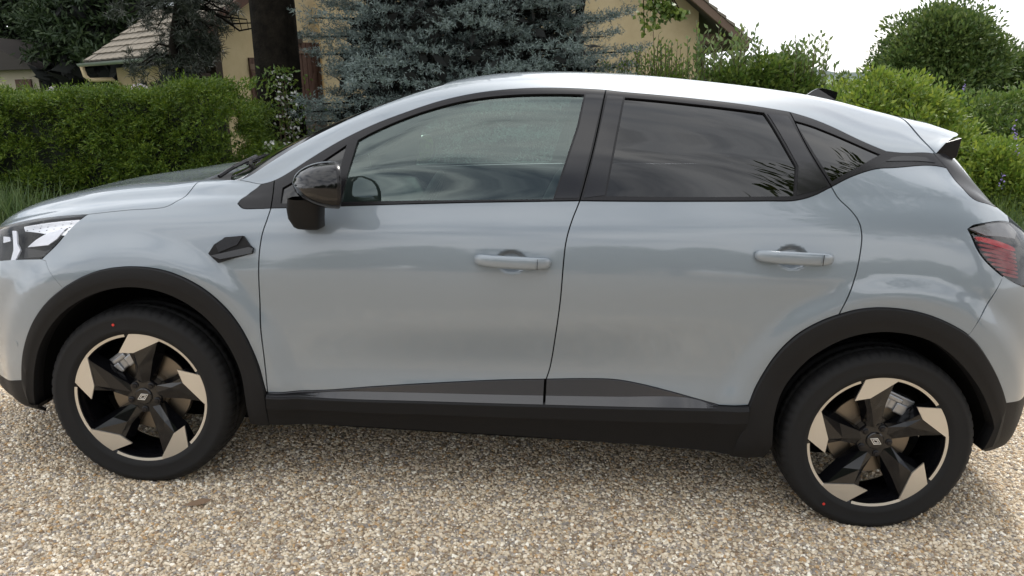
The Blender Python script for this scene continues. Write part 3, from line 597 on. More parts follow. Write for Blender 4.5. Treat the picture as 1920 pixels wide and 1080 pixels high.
def panel(name, outer, m, parent, off=0., holes=(), gap=.0022, depth=.012, g=.018, side=-1, dense=(), both=False, offf=None):
    """a panel cut from the body surface, with edges turned in"""
    outer = shrink(np.asarray(outer, float), gap); holes = [shrink(np.asarray(h, float), -abs(gap) if gap else 0) for h in holes]
    v, f = patch2d(outer, holes, g, dense)
    o = off if offf is None else offf(v)
    allv, alln, allf = [], [], []; base = 0
    for sd_ in ((-1, 1) if both else (side,)):
        p, n = pos(v[:, 0], v[:, 1], np.full(len(v), o) if np.isscalar(o) else o, sd_)
        ff = f if sd_ == -1 else f[:, ::-1]
        allv.append(p); alln.append(n); allf.append(ff+base); base += len(p)
        if depth:
            for lp in [outer]+list(holes):
                oo = off if offf is None else offf(lp)
                oo = np.full(len(lp), oo) if np.isscalar(oo) else oo
                a, na = pos(lp[:, 0], lp[:, 1], oo, sd_); b, _ = pos(lp[:, 0], lp[:, 1], oo-depth, sd_)
                k = len(lp); i = np.arange(k); j = (i+1) % k
                allv.append(np.vstack([a, b]))
                ee = np.roll(a, -1, 0)-np.roll(a, 1, 0); sn = np.cross(ee, na); sn /= np.linalg.norm(sn, axis=1)[:, None]+1e-9
                ar = np.sum(lp[:, 0]*np.roll(lp[:, 1], -1)-np.roll(lp[:, 0], -1)*lp[:, 1])
                sg = (1 if ar > 0 else -1)*(1 if sd_ == -1 else -1)*(1 if lp is outer else -1); sn = sn*sg
                alln.append(np.vstack([sn, sn])); q = np.vstack([np.c_[i, j, j+k], np.c_[i, j+k, i+k]]); ab = np.vstack([a, b])
                gn = np.cross(ab[q[:, 1]]-ab[q[:, 0]], ab[q[:, 2]]-ab[q[:, 0]]); fl = (gn*np.vstack([sn, sn])).sum(1) < 0; q[fl] = q[fl][:, ::-1]
                allf.append(q+base); base += 2*k
    return ob(name, np.vstack(allv), np.vstack(allf), m, parent, np.vstack(alln))
def loft(name, rows, m, parent, closed=False, smooth=True, auto=None):
    """quads between equally long rows of points"""
    mb = MB(); n = len(rows[0])
    for r in rows: mb.v += [tuple(q) for q in r]
    for i in range(len(rows)-1):
        for k in range(n if closed else n-1): mb.f.append([i*n+k, i*n+(k+1) % n, (i+1)*n+(k+1) % n, (i+1)*n+k])
    return mb.ob(name, m, parent, smooth=smooth, auto=auto)
def resamp(c, n):
    d = np.r_[0, np.cumsum(np.hypot(*np.diff(c, axis=0).T))]; t = np.linspace(0, d[-1], n); return np.c_[np.interp(t, d, c[:, 0]), np.interp(t, d, c[:, 1])]
# root of the car, standing on the sloping drive
car = empty('parked_car'); CM = Matrix(((.9958, .04971, .07685, -1.3398), (-.05119, .99854, .01731, 3.5804), (-.07587, -.02117, .99689, .08717), (0, 0, 0, 1)))
lo_, ro_, sc_ = CM.decompose(); car.location = lo_; car.rotation_euler = ro_.to_euler()
tag(car, 'pale grey compact crossover with black wheel arches parked on the gravel drive', 'car')
K = {k: np.array(v) for k, v in CURVES.items()}
A = np.array
S_ = {k: cr(v) for k, v in K.items() if len(v) > 1}
hoodfront = cr(A([K['hood_cut'][2], K['hood_cut'][1], (-.60, 1.085), (-.80, 1.20), (-.90, 1.50), (-.935, 1.80), (-.94, 2.08)]))
hoodback = cr(A([K['hood_cut'][7], (.13, 1.72), (.075, 1.88), (.05, 2.08)]))
hood_side = cr(K['hood_cut'][2:])
screen_edge = cr(A([K['cowl_fender'][2], (.36, 1.515), (.42, 1.548), (.55, 1.572), (.75, 1.582), (.95, 1.592), (1.03, 1.60)]))
header = cr(A([(1.03, 1.60), (1.055, 1.68), (1.03, 1.86), (1.01, 2.08)]))
screen_low = cr(A([K['cowl_fender'][2], (.235, 1.70), (.15, 1.88), (.125, 2.08)]))
roof_back = cr(A([K['roof_joint'][0], (2.725, 1.85), (2.72, 2.08)]))
rj = S_['roof_joint']
def rev(c): return c[::-1]
def cut(c, p, first):
    """part of curve c before or after its point nearest to p"""
    k = np.hypot(*(c-A(p)).T).argmin(); return c[:k+1] if first else c[k:]
trim_up = join(S_['trim_up1'], S_['trim_up2'], S_['trim_up3'], S_['trim_up4'])
panel('bonnet', join(hood_side, hoodback, cr(A([(.05, 2.08), (-.94, 2.08)])), rev(hoodfront)), 'car_paint', car, both=True, g=.022)
panel('roof_panel', join(trim_up, rev(rj), roof_back, cr(A([(2.72, 2.08), (1.01, 2.08)])), rev(header), rev(screen_edge), S_['pillar_foot']), 'car_paint', car, both=True, g=.022)
panel('windscreen', join(screen_edge, header, cr(A([(1.01, 2.08), (.125, 2.08)])), rev(screen_low)), 'screen_glass', car, off=-.006, both=True, g=.03, depth=0, gap=.001)
sb = join(screen_edge, header)                    # black ceramic band around the screen
inner = np.array([(u-.0, s+.05) for u, s in screen_edge[2:]]+[(u-.05, s+.03) for u, s in header[3:]])
n_ = 60
loft('screen_band', [np.vstack([pos(r[:, 0], r[:, 1], np.full(n_, -.003), sd_)[0]]) for sd_ in (-1,) for r in (resamp(sb, n_), resamp(inner, n_))], 'gloss_black', car)
loft('screen_band', [np.vstack([pos(r[:, 0], r[:, 1], np.full(n_, -.003), 1)[0]]) for r in (resamp(sb, n_), resamp(inner, n_))], 'gloss_black', car)
panel('cowl', join(cr(K['cowl_fender']), screen_low, rev(hoodback)), 'matte_plastic', car, off=-.008, both=True, g=.03)
panel('front_bumper', join(cr(A([K['bumper_f'][0], K['bumper_f'][2]])), cr(A([K['hl_low'][2], K['hl_low'][0], (-.72, .79)])), cr(A([(-.72, .79), (-.76, .95), (-.78, 1.17)])), cut(hoodfront, (-.78, 1.185), False),
      cr(A([(-.94, 2.08), (U0, 2.08)])), cr(A([(U0, 2.08), (U0, .31)])), cr(A([(U0, .31), (-.8, .31), K['lb_f'][0], K['lb_f'][1]])), cut(S_['arch_f_out'], K['bumper_f'][0], True)), 'car_paint', car, both=True, g=.026, gap=-.0012)
panel('front_lower_bumper', join(cr(A([K['lb_f'][1], K['lb_f'][0], (-.8, .31), (U0, .31)])), cr(A([(U0, .31), (U0, .11)])), cr(A([(U0, .11), (-.5, .11), (-.40, .12), K['arch_f_in'][0]])), cr(A([K['arch_f_in'][0], K['lb_f'][1]]))), 'matte_plastic', car, both=True, g=.03)
panel('grille', cr(A([(-.86, .56), (-.9, .74), (-1.05, .80), (-1.165, .81), (-1.165, .45), (-1.0, .46), (-.86, .56)])), 'gloss_black', car, off=.004, both=True, g=.03)
AF, AR = S_['arch_f_out'], S_['arch_r_out']
for side in (-1, 1):
    P_ = lambda name, poly, m, **kw: panel(name, poly, m, car, side=side, **kw)
    P_('front_fender', join(hood_side, S_['cowl_fender'], S_['pillar_foot'], S_['trim_tip'], S_['belt_f'], S_['door_front'], rev(cut(AF, K['bumper_f'][0], False)), cr(A([K['bumper_f'][0], K['bumper_f'][2]])), S_['hl_side']), 'car_paint')
    hd = K['door1_low']
    fd = P_('front_door', join(S_['belt_door1'], S_['bgap'], rev(S_['door1_low']), rev(S_['door_front'])), 'car_paint', dense=[(HAND[0][0], .805, .09, .075, .006)])
    rd = P_('rear_door', join(S_['belt_door2'], S_['door_rear'], rev(cut(AR, K['door_rear'][-1], True)), rev(S_['rear_low']), rev(S_['door2_low']), rev(S_['bgap'])), 'car_paint', dense=[(HAND[1][0], .80, .09, .075, .006)])
    P_('rear_quarter', join(S_['quarter_top'], S_['hatch_gap'], S_['lamp_top'], S_['lamp_up'], cut(S_['lamp_side'], K['bumper_r'][0], True), S_['bumper_r'], rev(cut(cut(AR, K['bumper_r'][2], True), K['door_rear'][-1], False)), rev(S_['door_rear'])), 'car_paint')
    # black window surround, cut per panel
    fq, fg, rg, rq = [cr(np.vstack([K[k], K[k][:1]]), .02)[:-1] if False else K[k] for k in ('glass_fq', 'glass_fd', 'glass_rd', 'glass_rq')]
    def dens(p):
        o = []
        for i in range(len(p)): o.append(cr(A([p[i], p[(i+1) % len(p)]]), .02)[:-1])
        return np.vstack(o)
    def smooth_top(p, i, j):
        return np.vstack([dens(p[:i+1])[:0], p[:i], cr(p[i:j+1], .02), p[j+1:]])
    fg = join(smooth_top(fg, 2, 9)); rg = join(smooth_top(rg, 2, 4)); rq = join(smooth_top(rq, 0, 3)); fq = join(smooth_top(fq, 1, 3))
    fg, rg, rq, fq = dens(fg), dens(rg), dens(rq), dens(fq)
    tk = lambda c, p, first: cut(c, p, first)
    P_('sail_trim', join(S_['trim_tip'], S_['belt_f'], rev(S_['door_front_top']), rev(tk(S_['trim_up1'], K['door_front_top'][0], True))), 'satin_trim', off=.001)
    ft = P_('front_window_trim', join(tk(S_['trim_up1'], K['door_front_top'][0], False), S_['bgap_top'], rev(S_['belt_door1']), rev(S_['door_front_top'])), 'satin_trim', off=.001, holes=[fq, fg], g=.03)
    rt = P_('rear_window_trim', join(S_['trim_up2'], S_['dgap_top'], rev(S_['belt_door2']), rev(S_['bgap_top'])), 'satin_trim', off=.001, holes=[rg], g=.03)
    qt = P_('quarter_window_trim', join(S_['trim_up3'], S_['trim_up4'], S_['dpanel_end'], rev(S_['quarter_top']), rev(S_['dgap_top'])), 'satin_trim', off=.001, holes=[rq], g=.03)
    P_('front_quarter_glass', fq, 'privacy_glass', off=-.006, gap=-.004, depth=0, g=.04)
    P_('front_door_glass', fg, 'clear_glass', off=-.007, gap=-.004, depth=0, g=.03)
    P_('rear_door_glass', rg, 'privacy_glass', off=-.006, gap=-.004, depth=0, g=.03)
    P_('rear_quarter_glass', rq, 'privacy_glass', off=-.004, gap=-.004, depth=0, g=.03)
    P_('pillar_panel', dens(K['bpanel1']), 'trim_panel', off=.004, depth=.004, gap=.001)
    P_('pillar_panel', dens(K['bpanel2']), 'trim_panel', off=.004, depth=.004, gap=.001)
    P_('pillar_panel', dens(K['cpanel']), 'trim_panel', off=.003, depth=.004, gap=.001)
    P_('vent_slot', dens(K['dslot']), 'gloss_black', off=.003, depth=.003, gap=0)
    # dark backing behind the shut lines
    for c in ('bgap_top', 'dgap_top'):
        q = resamp(S_[c], 20); loft('gap_seal', [pos(q[:, 0]-.03, q[:, 1], np.full(20, -.010), side)[0], pos(q[:, 0]+.03, q[:, 1], np.full(20, -.010), side)[0]], 'dark_void', car)
    arch_hole = lambda c, zc: join(cr(np.vstack([c, [(c[-1][0]-.02, .02)], [(c[0][0]+.02, .02)]]), .05))
    us = np.linspace(-1.1, 3.55, 150); ss = np.linspace(.30, 1.00, 24)
    GU, GS = np.meshgrid(us, ss); q = np.c_[GU.ravel(), GS.ravel()]; pp, nn_ = pos(q[:, 0], q[:, 1], np.full(len(q), -.016), side)
    fb = []
    for i in range(len(ss)-1):
        for k in range(len(us)-1):
            u_, s_ = (us[k]+us[k+1])/2, (ss[i]+ss[i+1])/2; X, Y_, Z_ = surf(np.array([u_]), np.array([s_]))
            if all(math.hypot(X[0]-hx, Z_[0]-hz) > .44 for hx, hz in HUBS):
                a = i*len(us)+k; fb.append([a, a+1, a+1+len(us), a+len(us)] if side == -1 else [a, a+len(us), a+1+len(us), a+1])
    ob('body_shell', pp, fb, 'dark_void', car)
    # wheel arch claddings
    for nm, co, ci in (('front_arch_trim', AF, S_['arch_f_in']), ('rear_arch_trim', AR, S_['arch_r_in'])):
        # legs reach down to the sill
        if nm[0] == 'f': co2 = join(cr(A([(co[0][0]+.012, .19), tuple(co[0])])), co, cr(A([tuple(co[-1]), (co[-1][0]+.008, .17)]))); ci2 = join(cr(A([(ci[0][0]+.02, .19), tuple(ci[0])])), ci, cr(A([tuple(ci[-1]), (ci[-1][0]+.006, .17)])))
        else: co2 = join(cr(A([(co[0][0]-.035, .125), tuple(co[0])])), co, cr(A([tuple(co[-1]), (co[-1][0]+.012, .20)]))); ci2 = join(cr(A([(ci[0][0]-.012, .125), tuple(ci[0])])), ci, cr(A([tuple(ci[-1]), (ci[-1][0]-.015, .16)])))
        n = 90; a = resamp(co2, n); b = resamp(ci2, n); rows = []
        for t, o in ((0, -.004), (0, .006), (.06, .012), (.5, .017), (.62, .014), (.97, .010), (1., .004)):
            q = a*(1-t)+b*t; rows.append(pos(q[:, 0], q[:, 1], np.full(n, o), side)[0])
        last = rows[-1].copy(); r2 = last.copy(); r2[:, 1] -= side*.05; r3 = last.copy(); r3[:, 1] -= side*.30
        loft(nm, rows+[r2], 'matte_plastic', car, auto=.6)
        hub = HUBS[0] if nm[0] == 'f' else HUBS[1]; r4 = r3.copy(); r4[:, 0] = hub[0]+(r3[:, 0]-hub[0])*.02; r4[:, 2] = np.maximum(.36, hub[1]+(r3[:, 2]-hub[1])*.02); loft('wheel_arch_liner', [r2, r3, r4], 'dark_void', car)
    # sill and lower door inserts
    for nm, top, ua, ub in (('sill_trim', join(S_['sill_top1']), None, None), ('sill_trim', join(S_['sill_top2'], S_['rear_low']), None, None)):
        n = 40; t = resamp(top, n); rows = []
        for ds, o in ((0, .004), (.0, .016), (-.012, .026), (-.055, .022), (-.06, .018), (None, .012)):
            if ds is None: q = np.c_[t[:, 0], np.interp(t[:, 0], K['sill_bot'][:, 0], K['sill_bot'][:, 1])]
            else: q = np.c_[t[:, 0], t[:, 1]+ds]
            if nm: rows.append(pos(q[:, 0], q[:, 1], np.full(n, o), side)[0])
        last = rows[-1].copy(); last[:, 1] -= side*.09; last[:, 2] += .01
        x0 = top[0][0]+.0025; x1 = top[-1][0]-.0025
        loft(nm, rows+[last], 'matte_plastic', car, auto=.5)
    for k, (lowc, midc, sill) in enumerate((('door1_low', 'trimmid1', 'sill_top1'), ('door2_low', 'trimmid2', 'sill_top2'))):
        n = 40; a = S_[lowc]; c = S_[sill]; m_ = S_[midc]
        x = np.linspace(max(a[0][0], c[0][0])+.0022, min(a[-1][0], c[-1][0])-.0022, n)
        sa = np.interp(x, a[:, 0], a[:, 1]); sc = np.interp(x, c[:, 0], c[:, 1]); sm = np.interp(x, m_[:, 0], m_[:, 1]); sm = np.minimum(np.maximum(sm, sc+.0005), sa-.0005) if True else sm
        r0 = pos(x, sa, np.full(n, .0005), side)[0]; r1 = pos(x, sa-.002, np.full(n, .005), side)[0]; r2 = pos(x, sm, np.full(n, .004), side)[0]; r3 = pos(x, sc-.004, np.full(n, .022), side)[0]
        loft('lower_door_trim', [r0, r1, r2], 'lower_insert', car, auto=.5)
        loft('door_step_strip', [r2+np.array([0, 0, -.0005]), r3], 'step_gloss', car)
    # lamps at the corners
    hl = join(S_['hl_side'], cr(A([K['hl_side'][2], K['hood_cut'][1], (-.60, 1.08), (-.74, 1.135)])), cr(A([(-.74, 1.135), (-.72, .95), (-.68, .80)])), cr(A([(-.68, .80), K['hl_low'][0], K['hl_low'][1], K['hl_low'][2]])))
    h = P_('headlight', hl, 'gloss_black', off=-.028, depth=0, gap=.001)
    hp = lambda nm, k, m, o: panel(nm, dens(K[k]), m, h, side=side, off=o, depth=.008, gap=0)
    panel('lens', hl, 'lamp_glass', h, side=side, off=.0, depth=0, gap=.003)
    hp('reflector', 'hl_chrome1', 'reflector', -.016); hp('reflector', 'hl_chrome2', 'white_lens', -.012); hp('daytime_light', 'hl_drl', 'white_lens', -.010); hp('daytime_light', 'hl_drl2', 'white_lens', -.012)
    panel('bezel', dens(A([K['hl_low'][2]+(.012, .012), (K['hl_side'][1]+(.0, -.015)), K['hl_side'][1]+(-.06, -.03), K['hl_low'][1]+(0, .05), K['hl_low'][1]+(0, .01)])), 'gloss_black', h, side=side, off=-.008, depth=.01, gap=0)
    ls = S_['lamp_side']; lu = S_['lamp_up']
    tl_ = join(lu, ls, cr(A([tuple(ls[-1]), (3.16, .765), (3.20, .80)])), cr(A([(3.20, .80), (3.17, 1.00)])), cr(A([(3.17, 1.00), tuple(lu[0])])))
    tl = P_('tail_light', tl_, 'gloss_black', off=-.020, depth=0, gap=.001)
    panel('lens', tl_, 'smoked_glass', tl, side=side, off=.002, depth=.01, gap=.002)
    for i in range(8):                                # red light bars
        s0 = K['tail_bars'][i][1]; sl_ = np.interp(s0, ls[::-1, 1], ls[::-1, 0])+.020; h2 = .0048 if i == 0 else .0021; ue = 3.028+.002*i
        panel('light_bar', cr(A([(sl_+h2, s0-h2), (ue, s0-h2), (ue, s0+h2), (sl_-h2, s0+h2), (sl_+h2, s0-h2)]), .02)[:-1], 'red_lens' if i < 1 else 'dull_red', tl, side=side, off=-.006, depth=.006, gap=0)
    panel('lamp_cap', dens(K['tail_cap']), 'lamp_grey', tl, side=side, off=-.004, depth=.008, gap=0)
    # indicator fin on the fender
    rp = K['repeater']; base = P_('fender_indicator', dens(rp), 'matte_plastic', off=.012, depth=.016, gap=0)
    panel('fin', dens(A([rp[1]+(.008, -.004), rp[2], rp[3], rp[3]+(-.018, -.03), rp[1]+(.02, -.024)])), 'satin_trim', base, side=side, off=.017, depth=.008, gap=0)
    panel('fin', dens(A([rp[0]+(.010, -.006), rp[4]+(0, -.006), rp[5], rp[6], rp[8]+(.01, .012)])), 'trim_panel', base, side=side, off=.018, depth=.008, gap=0)
    sp = K['sensor'][0]; th_ = np.linspace(0, 2*np.pi, 25)[:-1]
    P_('parking_sensor', np.c_[sp[0]+.0115*np.cos(th_), sp[1]+.0115*np.sin(th_)], 'car_paint', off=.001, gap=0, depth=.006)
    # door handles
    for d, (hx, hz) in ((fd, HAND[0]), (rd, HAND[1])):
        z = hz+.010; L_ = .131; rows = []
        for t in np.sin(np.linspace(-1, 1, 41)*np.pi/2):
            e = (1-abs(t)**14)**.5 if abs(t) < 1 else 0; x = hx+.004+t*L_
            X, Y_, Z_ = surf(np.array([x]), np.array([np.interp(z, [.7, 1.1], [.60, .98])])); yb = .8895+.001*math.sin(x) if True else Y_[0]
            y0 = yb+.003+.028*(1-abs(t)**3.5); ring = []
            for a in np.linspace(0, 2*np.pi, 16, endpoint=False):
                hh = .0220*e*(.86+.14*(1-t*t)); ring.append((x, side*(y0+.011*math.copysign(abs(math.cos(a))**.8, math.cos(a))*max(e, .05)), z-.006+hh*math.copysign(abs(math.sin(a))**.8, math.sin(a))))
            rows.append(ring)
        loft('door_handle', rows, 'car_paint', d, closed=True)
        for t in (-.93, .90):                          # feet of the handle
            MB().box((hx+.004+t*(L_-.012), side*.889, z-.006), (.022, .022, .026)).ob('handle_foot', 'car_paint', d, bevel=.004)
        MB().box((hx+.004+.64*L_, side*(.9305), z-.006), (.0012, .003, .036)).ob('handle_seam', 'dark_void', d)
    # door mirror: cap, stalk, lens
    mc = np.array([.683, .985, 1.160]); nx, na = 18, 40; rows = []
    for i in range(nx):
        t = i/(nx-1); x = -.082+t*.150
        k = (1-(1-min(t/.80, 1))**2.3)**(1/2.0) if t < .80 else 1-.04*((t-.80)/.20)**2
        ring = []
        for a in np.linspace(0, 2*np.pi, na, endpoint=False):
            ca, sa = math.cos(a), math.sin(a); yy = .104*math.copysign(abs(ca)**.72, ca)*k; zz = .080*math.copysign(abs(sa)**.75, sa)*k
            zz -= .020*(1-t)*(1 if sa > 0 else -.3)*k; zz += -.004
            if sa < 0: zz *= .92-.10*(1-t)
            ring.append((mc[0]+x*.96+.34*yy, side*(mc[1]+yy), mc[2]+zz))
        rows.append(ring)
    lastc = np.mean(rows[-1], 0); rows.append([tuple(lastc+(np.array(q)-lastc)*.93+np.array([.006, 0, 0])) for q in rows[-1]])
    mir = loft('door_mirror', rows, 'gloss_black', car, closed=True)
    rim = [tuple(lastc+(np.array(q)-lastc)*.93+np.array([0, 0, 0])) for q in rows[-2]]
    ob('mirror_face', [tuple(np.array(q)+np.array([.0, 0, 0])) for q in rim]+[tuple(lastc)], [[i, (i+1) % na, na] for i in range(na)], 'mirror_glass', mir)
    loft('mirror_rim', [[tuple(lastc+(np.array(q)-lastc)*k+np.array([o, 0, 0])) for q in rows[-2]] for k, o in ((1.005, -.018), (1.012, -.010), (1.012, .004), (.96, .008))], 'satin_trim', mir, closed=True)
    st = [(-.098, .010, -.055, .02), (-.108, .008, -.088, .0), (-.108, .002, -.125, -.02), (-.096, -.004, -.156, -.045)]
    mb = MB(); 
    rows = []
    for xa, xb, z, dy in st:
        rows.append([(mc[0]+xa+(xb-xa)*(.5+.5*math.copysign(abs(math.cos(a))**.5, math.cos(a))), side*(.935+dy*.9+.050*math.copysign(abs(math.sin(a))**.5, math.sin(a))), mc[2]+z) for a in np.linspace(0, 2*np.pi, 24, endpoint=False)])
    c = np.mean(rows[-1], 0); rows.append([tuple(c+(np.array(q)-c)*.8+np.array([0, 0, -.006])) for q in rows[-1]]); rows.append([tuple(c+np.array([0, 0, -.007])) for q in rows[-1]])
    loft('mirror_stalk', rows, 'matte_plastic', mir, closed=True)
# tailgate, rear glass, spoiler, bumper
panel('tailgate', join(cr(A([(2.985, 1.125), (3.035, 1.06), (3.18, 1.01), (3.22, .80)])), cr(A([(3.22, .80), (U1, .765)])), cr(A([(U1, .765), (U1, 2.08)])), cr(A([(U1, 2.08), (3.19, 2.08)])), cr(A([(3.19, 2.08), (3.17, 1.6), (3.12, 1.22), (2.985, 1.125)]))), 'car_paint', car, both=True, g=.03)
panel('rear_window', join(cr(A([(2.84, 2.08), (2.85, 1.75), (2.885, 1.47)])), cr(A([(2.885, 1.47), (2.95, 1.34), (3.0, 1.17)])), cr(A([(3.0, 1.17), (3.12, 1.235), (3.165, 1.6), (3.18, 2.08)])), cr(A([(3.18, 2.08), (2.84, 2.08)]))), 'privacy_glass', car, off=-.004, both=True, g=.03)
hg = S_['hatch_gap']
panel('rear_pillar_trim', join(cr(A([tuple(K['dpanel_end'][0]), (2.84, 1.44), (2.880, 1.46)])), cr(A([(2.880, 1.46), (2.945, 1.335), (2.995, 1.165)])), cr(A([(2.995, 1.165), tuple(hg[-1])])), rev(hg), rev(S_['dpanel_end'])), 'satin_trim', car, both=True, g=.02)
panel('rear_bumper', join(cr(A([K['bumper_r'][2], K['bumper_r'][0]])), cut(S_['lamp_side'], K['bumper_r'][0], False), cr(A([tuple(ls[-1]), (3.25, .757), (U1, .755)])), cr(A([(U1, .755), (U1, .325)])), cr(A([(U1, .325), (3.3, .318), K['lb_r'][1], K['lb_r'][0]])), rev(cut(AR, K['bumper_r'][2], False))), 'car_paint', car, both=True, g=.026, gap=-.0012)
panel('rear_lower_bumper', join(cr(A([K['lb_r'][0], K['lb_r'][1], (3.3, .318), (U1, .32)])), cr(A([(U1, .32), (U1, .13)])), cr(A([(U1, .13), (3.2, .13), (3.06, .13), K['arch_r_in'][-1]])), cr(A([K['arch_r_in'][-1], K['lb_r'][0]]))), 'matte_plastic', car, both=True, g=.03)
# spoiler: solid wing over the rear glass
rows = []
jq = resamp(join(rj[::-1], roof_back), 22)        # joint line from the rail to the centre
jp = pos(jq[:, 0], jq[:, 1], np.zeros(22), -1)[0]
tipx = np.interp(-jp[:, 1], [0, .3, .5, .62], [2.985, 2.975, 2.935, 2.872]); tipz = np.interp(-jp[:, 1], [0, .45, .55, .62], [1.432, 1.408, 1.397, 1.395])
top, tip, tip2, low = [], [], [], []
for i in range(22):
    p0 = jp[i]+np.array([.006, 0, .0])
    yt = p0[1]*.93
    if i < 6: yt = p0[1]*(.90+.03*i/6)
    q = np.array([tipx[i], yt, tipz[i]]); m1 = (p0+q)/2+np.array([0, 0, .006])
    top.append([p0, m1]); tip.append(q); tip2.append(q+np.array([-.006, .006*(yt < -.01), -.010])); low.append(np.array([2.86, yt*.92, min(p0[2], 1.41)-.045+.012*(i/21.)]))
def full(r):
    r = [np.array(q) for q in r]; m = [q*np.array([1, -1, 1]) for q in r[::-1]]; return r+m[1:] if abs(r[-1][1]) < 1e-3 else r+m
loft('spoiler', [full([t[0]+np.array([0, 0, -.012]) for t in top]), full([t[0] for t in top]), full([t[1] for t in top]), full(tip), full(tip2), full(low)], 'car_paint', car, auto=.7)
for s_ in (-1, 1):                                  # black fin below the spoiler end
    y = s_*.575
    MB().hexa([(2.79, y-.014, 1.360), (2.892, y*.985-.014, 1.394), (2.892, y*.985+.014, 1.394), (2.79, y+.014, 1.360)][::-1], [(2.80, y-.014, 1.29), (2.885, y*.985-.014, 1.325), (2.885, y*.985+.014, 1.325), (2.80, y+.014, 1.29)][::-1]).ob('spoiler_fin', 'satin_trim', car, bevel=.003)
# shark-fin aerial
fin = [(2.472, .000), (2.500, .018), (2.528, .044), (2.548, .058), (2.566, .064), (2.600, .064), (2.634, .060), (2.626, .030), (2.622, .000)]
zb = lambda x: float(surf(np.array([x]), np.array([2.08]))[2][0])-.004
mb = MB(); n = len(fin)
for sg in (-1, 1):
    mb.v += [(x, sg*(.024-.021*(hh/.064)**.8)*(.35+.65*min(1, (x-2.468)/.08)), zb(x)+hh*1.06) for x, hh in fin]
mb.f = [list(range(n))[::-1], list(range(n, 2*n))]+[[i, (i+1) % n, n+(i+1) % n, n+i] for i in range(n)]
mb.ob('roof_aerial', 'gloss_black', car)
# wipers resting on the cowl
for y0, y1, x0 in ((-.60, .02, .27), (.02, .58, .20)):
    a = []; 
    for t in np.linspace(0, 1, 10):
        y = y0+(y1-y0)*t; x = float(np.interp(abs(y), [0, .4, .65], [.185, .225, .335]))+.02+.02*math.sin(t*3.1)
        s_ = float(np.interp(abs(y), [0, .30, .40, .69], [2.08, 1.85, 1.8, 1.56])); q = pos(np.array([x]), np.array([s_]), np.array([.010]), -1)[0][0]; a.append((q[0], y, q[2]))
    wp = MB().tube(a, .007, 6).ob('wiper', 'satin_trim', car)
    MB().tube([(a[4][0], a[4][1], a[4][2]+.008), ((a[4][0]+a[0][0])/2-.07, y0*.6+a[4][1]*.4, a[2][2]-.025), (a[0][0]-.14, y0+.05, a[0][2]-.05)], .008, 6).ob('wiper_arm', 'satin_trim', wp)
# floor pan, bulkheads, cabin
mb = MB(); mb.box((1.32, 0, .185), (3.3, 1.14, .06)); mb.box((1.32, 0, .2555), (1.66, 1.56, .04)); mb.ob('floor_pan', 'dark_void', car)
MB().box((.30, 0, .60), (.06, 1.30, .72)).ob('bulkhead', 'dark_void', car)
for hx, hz in HUBS: MB().box((hx, 0, .42), (.62, 1.02, .32)).ob('inner_structure', 'dark_void', car)
rows = []
for y in np.linspace(-.72, .72, 9): rows.append([(.33, y, .80), (.34, y, 1.06), (.52, y, 1.075-.03*abs(y)), (.74, y, 1.02), (.80, y, .95), (.78, y, .70)])
loft('dashboard', rows, 'interior', car, auto=.7)
sw = MB(); c = Vector((.93, -.36, .985)); rt_ = Euler((0, R_(-66), 0)).to_matrix(); sw.tube([c+rt_ @ Vector((.18*math.cos(a), .18*math.sin(a), 0)) for a in np.linspace(0, 2*math.pi, 37)], .015, 8, cap=False)
for a in (0, 120, 240): sw.tube([c, c+rt_ @ Vector((.18*math.cos(R_(a)), .18*math.sin(R_(a)), 0))], .016, 6)
sw.tube([c, c+Vector((-.2, 0, -.09))], .04, 10); sw.ob('steering_wheel', 'interior', car, smooth=True)
def seat(x, y, w_, rear=False):
    mb = MB(); rows = []
    for k, (px, pz, d) in enumerate(((0, 0, .12), (.03, .16, .13), (.09, .36, .12), (.15, .52, .10), (.18, .58, .06))):
        rows.append([(x+.22+px+d/2*math.copysign(abs(math.cos(a))**.6, math.cos(a)), y+(w_/2*(1-.10*(k > 2)-.12*(k > 3)))*math.copysign(abs(math.sin(a))**.5, math.sin(a)), .58+pz) for a in np.linspace(0, 2*np.pi, 20, endpoint=False)])
    s = loft('seat', rows+[[tuple(np.mean(rows[-1], 0)+np.array([0, 0, .02]))]*20], 'seat_fabric', car, closed=True)
    rows = []
    for k, (e, dz) in enumerate(((.5, 0), (.95, .02), (1, .10), (.85, .17), (.3, .19))): rows.append([(x+.42+.045*e*math.cos(a), y+.13*e*math.copysign(abs(math.sin(a))**.6, math.sin(a)), 1.205+dz) for a in np.linspace(0, 2*np.pi, 16, endpoint=False)])
    loft('headrest', rows, 'seat_fabric', s, closed=True)
    MB().box((x, y, .53), (.50, w_, .16)).ob('seat_base', 'seat_fabric', s, bevel=.04)
    MB().tube([(x+.41, y-.06, 1.14), (x+.42, y-.06, 1.24)], .007, 6).tube([(x+.41, y+.06, 1.14), (x+.42, y+.06, 1.24)], .007, 6).ob('headrest_post', 'chrome', s)
seat(1.15, -.36, .50); seat(1.15, .36, .50); seat(2.0, -.38, .50); seat(2.0, .38, .50)
q = np.linspace(1.05, 2.7, 14); rows = [pos(q, np.full(14, s_), np.full(14, -.035), sd_)[0] for sd_, s_ in [(-1, 1.50), (-1, 1.62), (-1, 1.85)]+[(1, 2.07), (1, 1.85), (1, 1.62), (1, 1.50)]]
loft('headliner', rows, 'headliner', car)
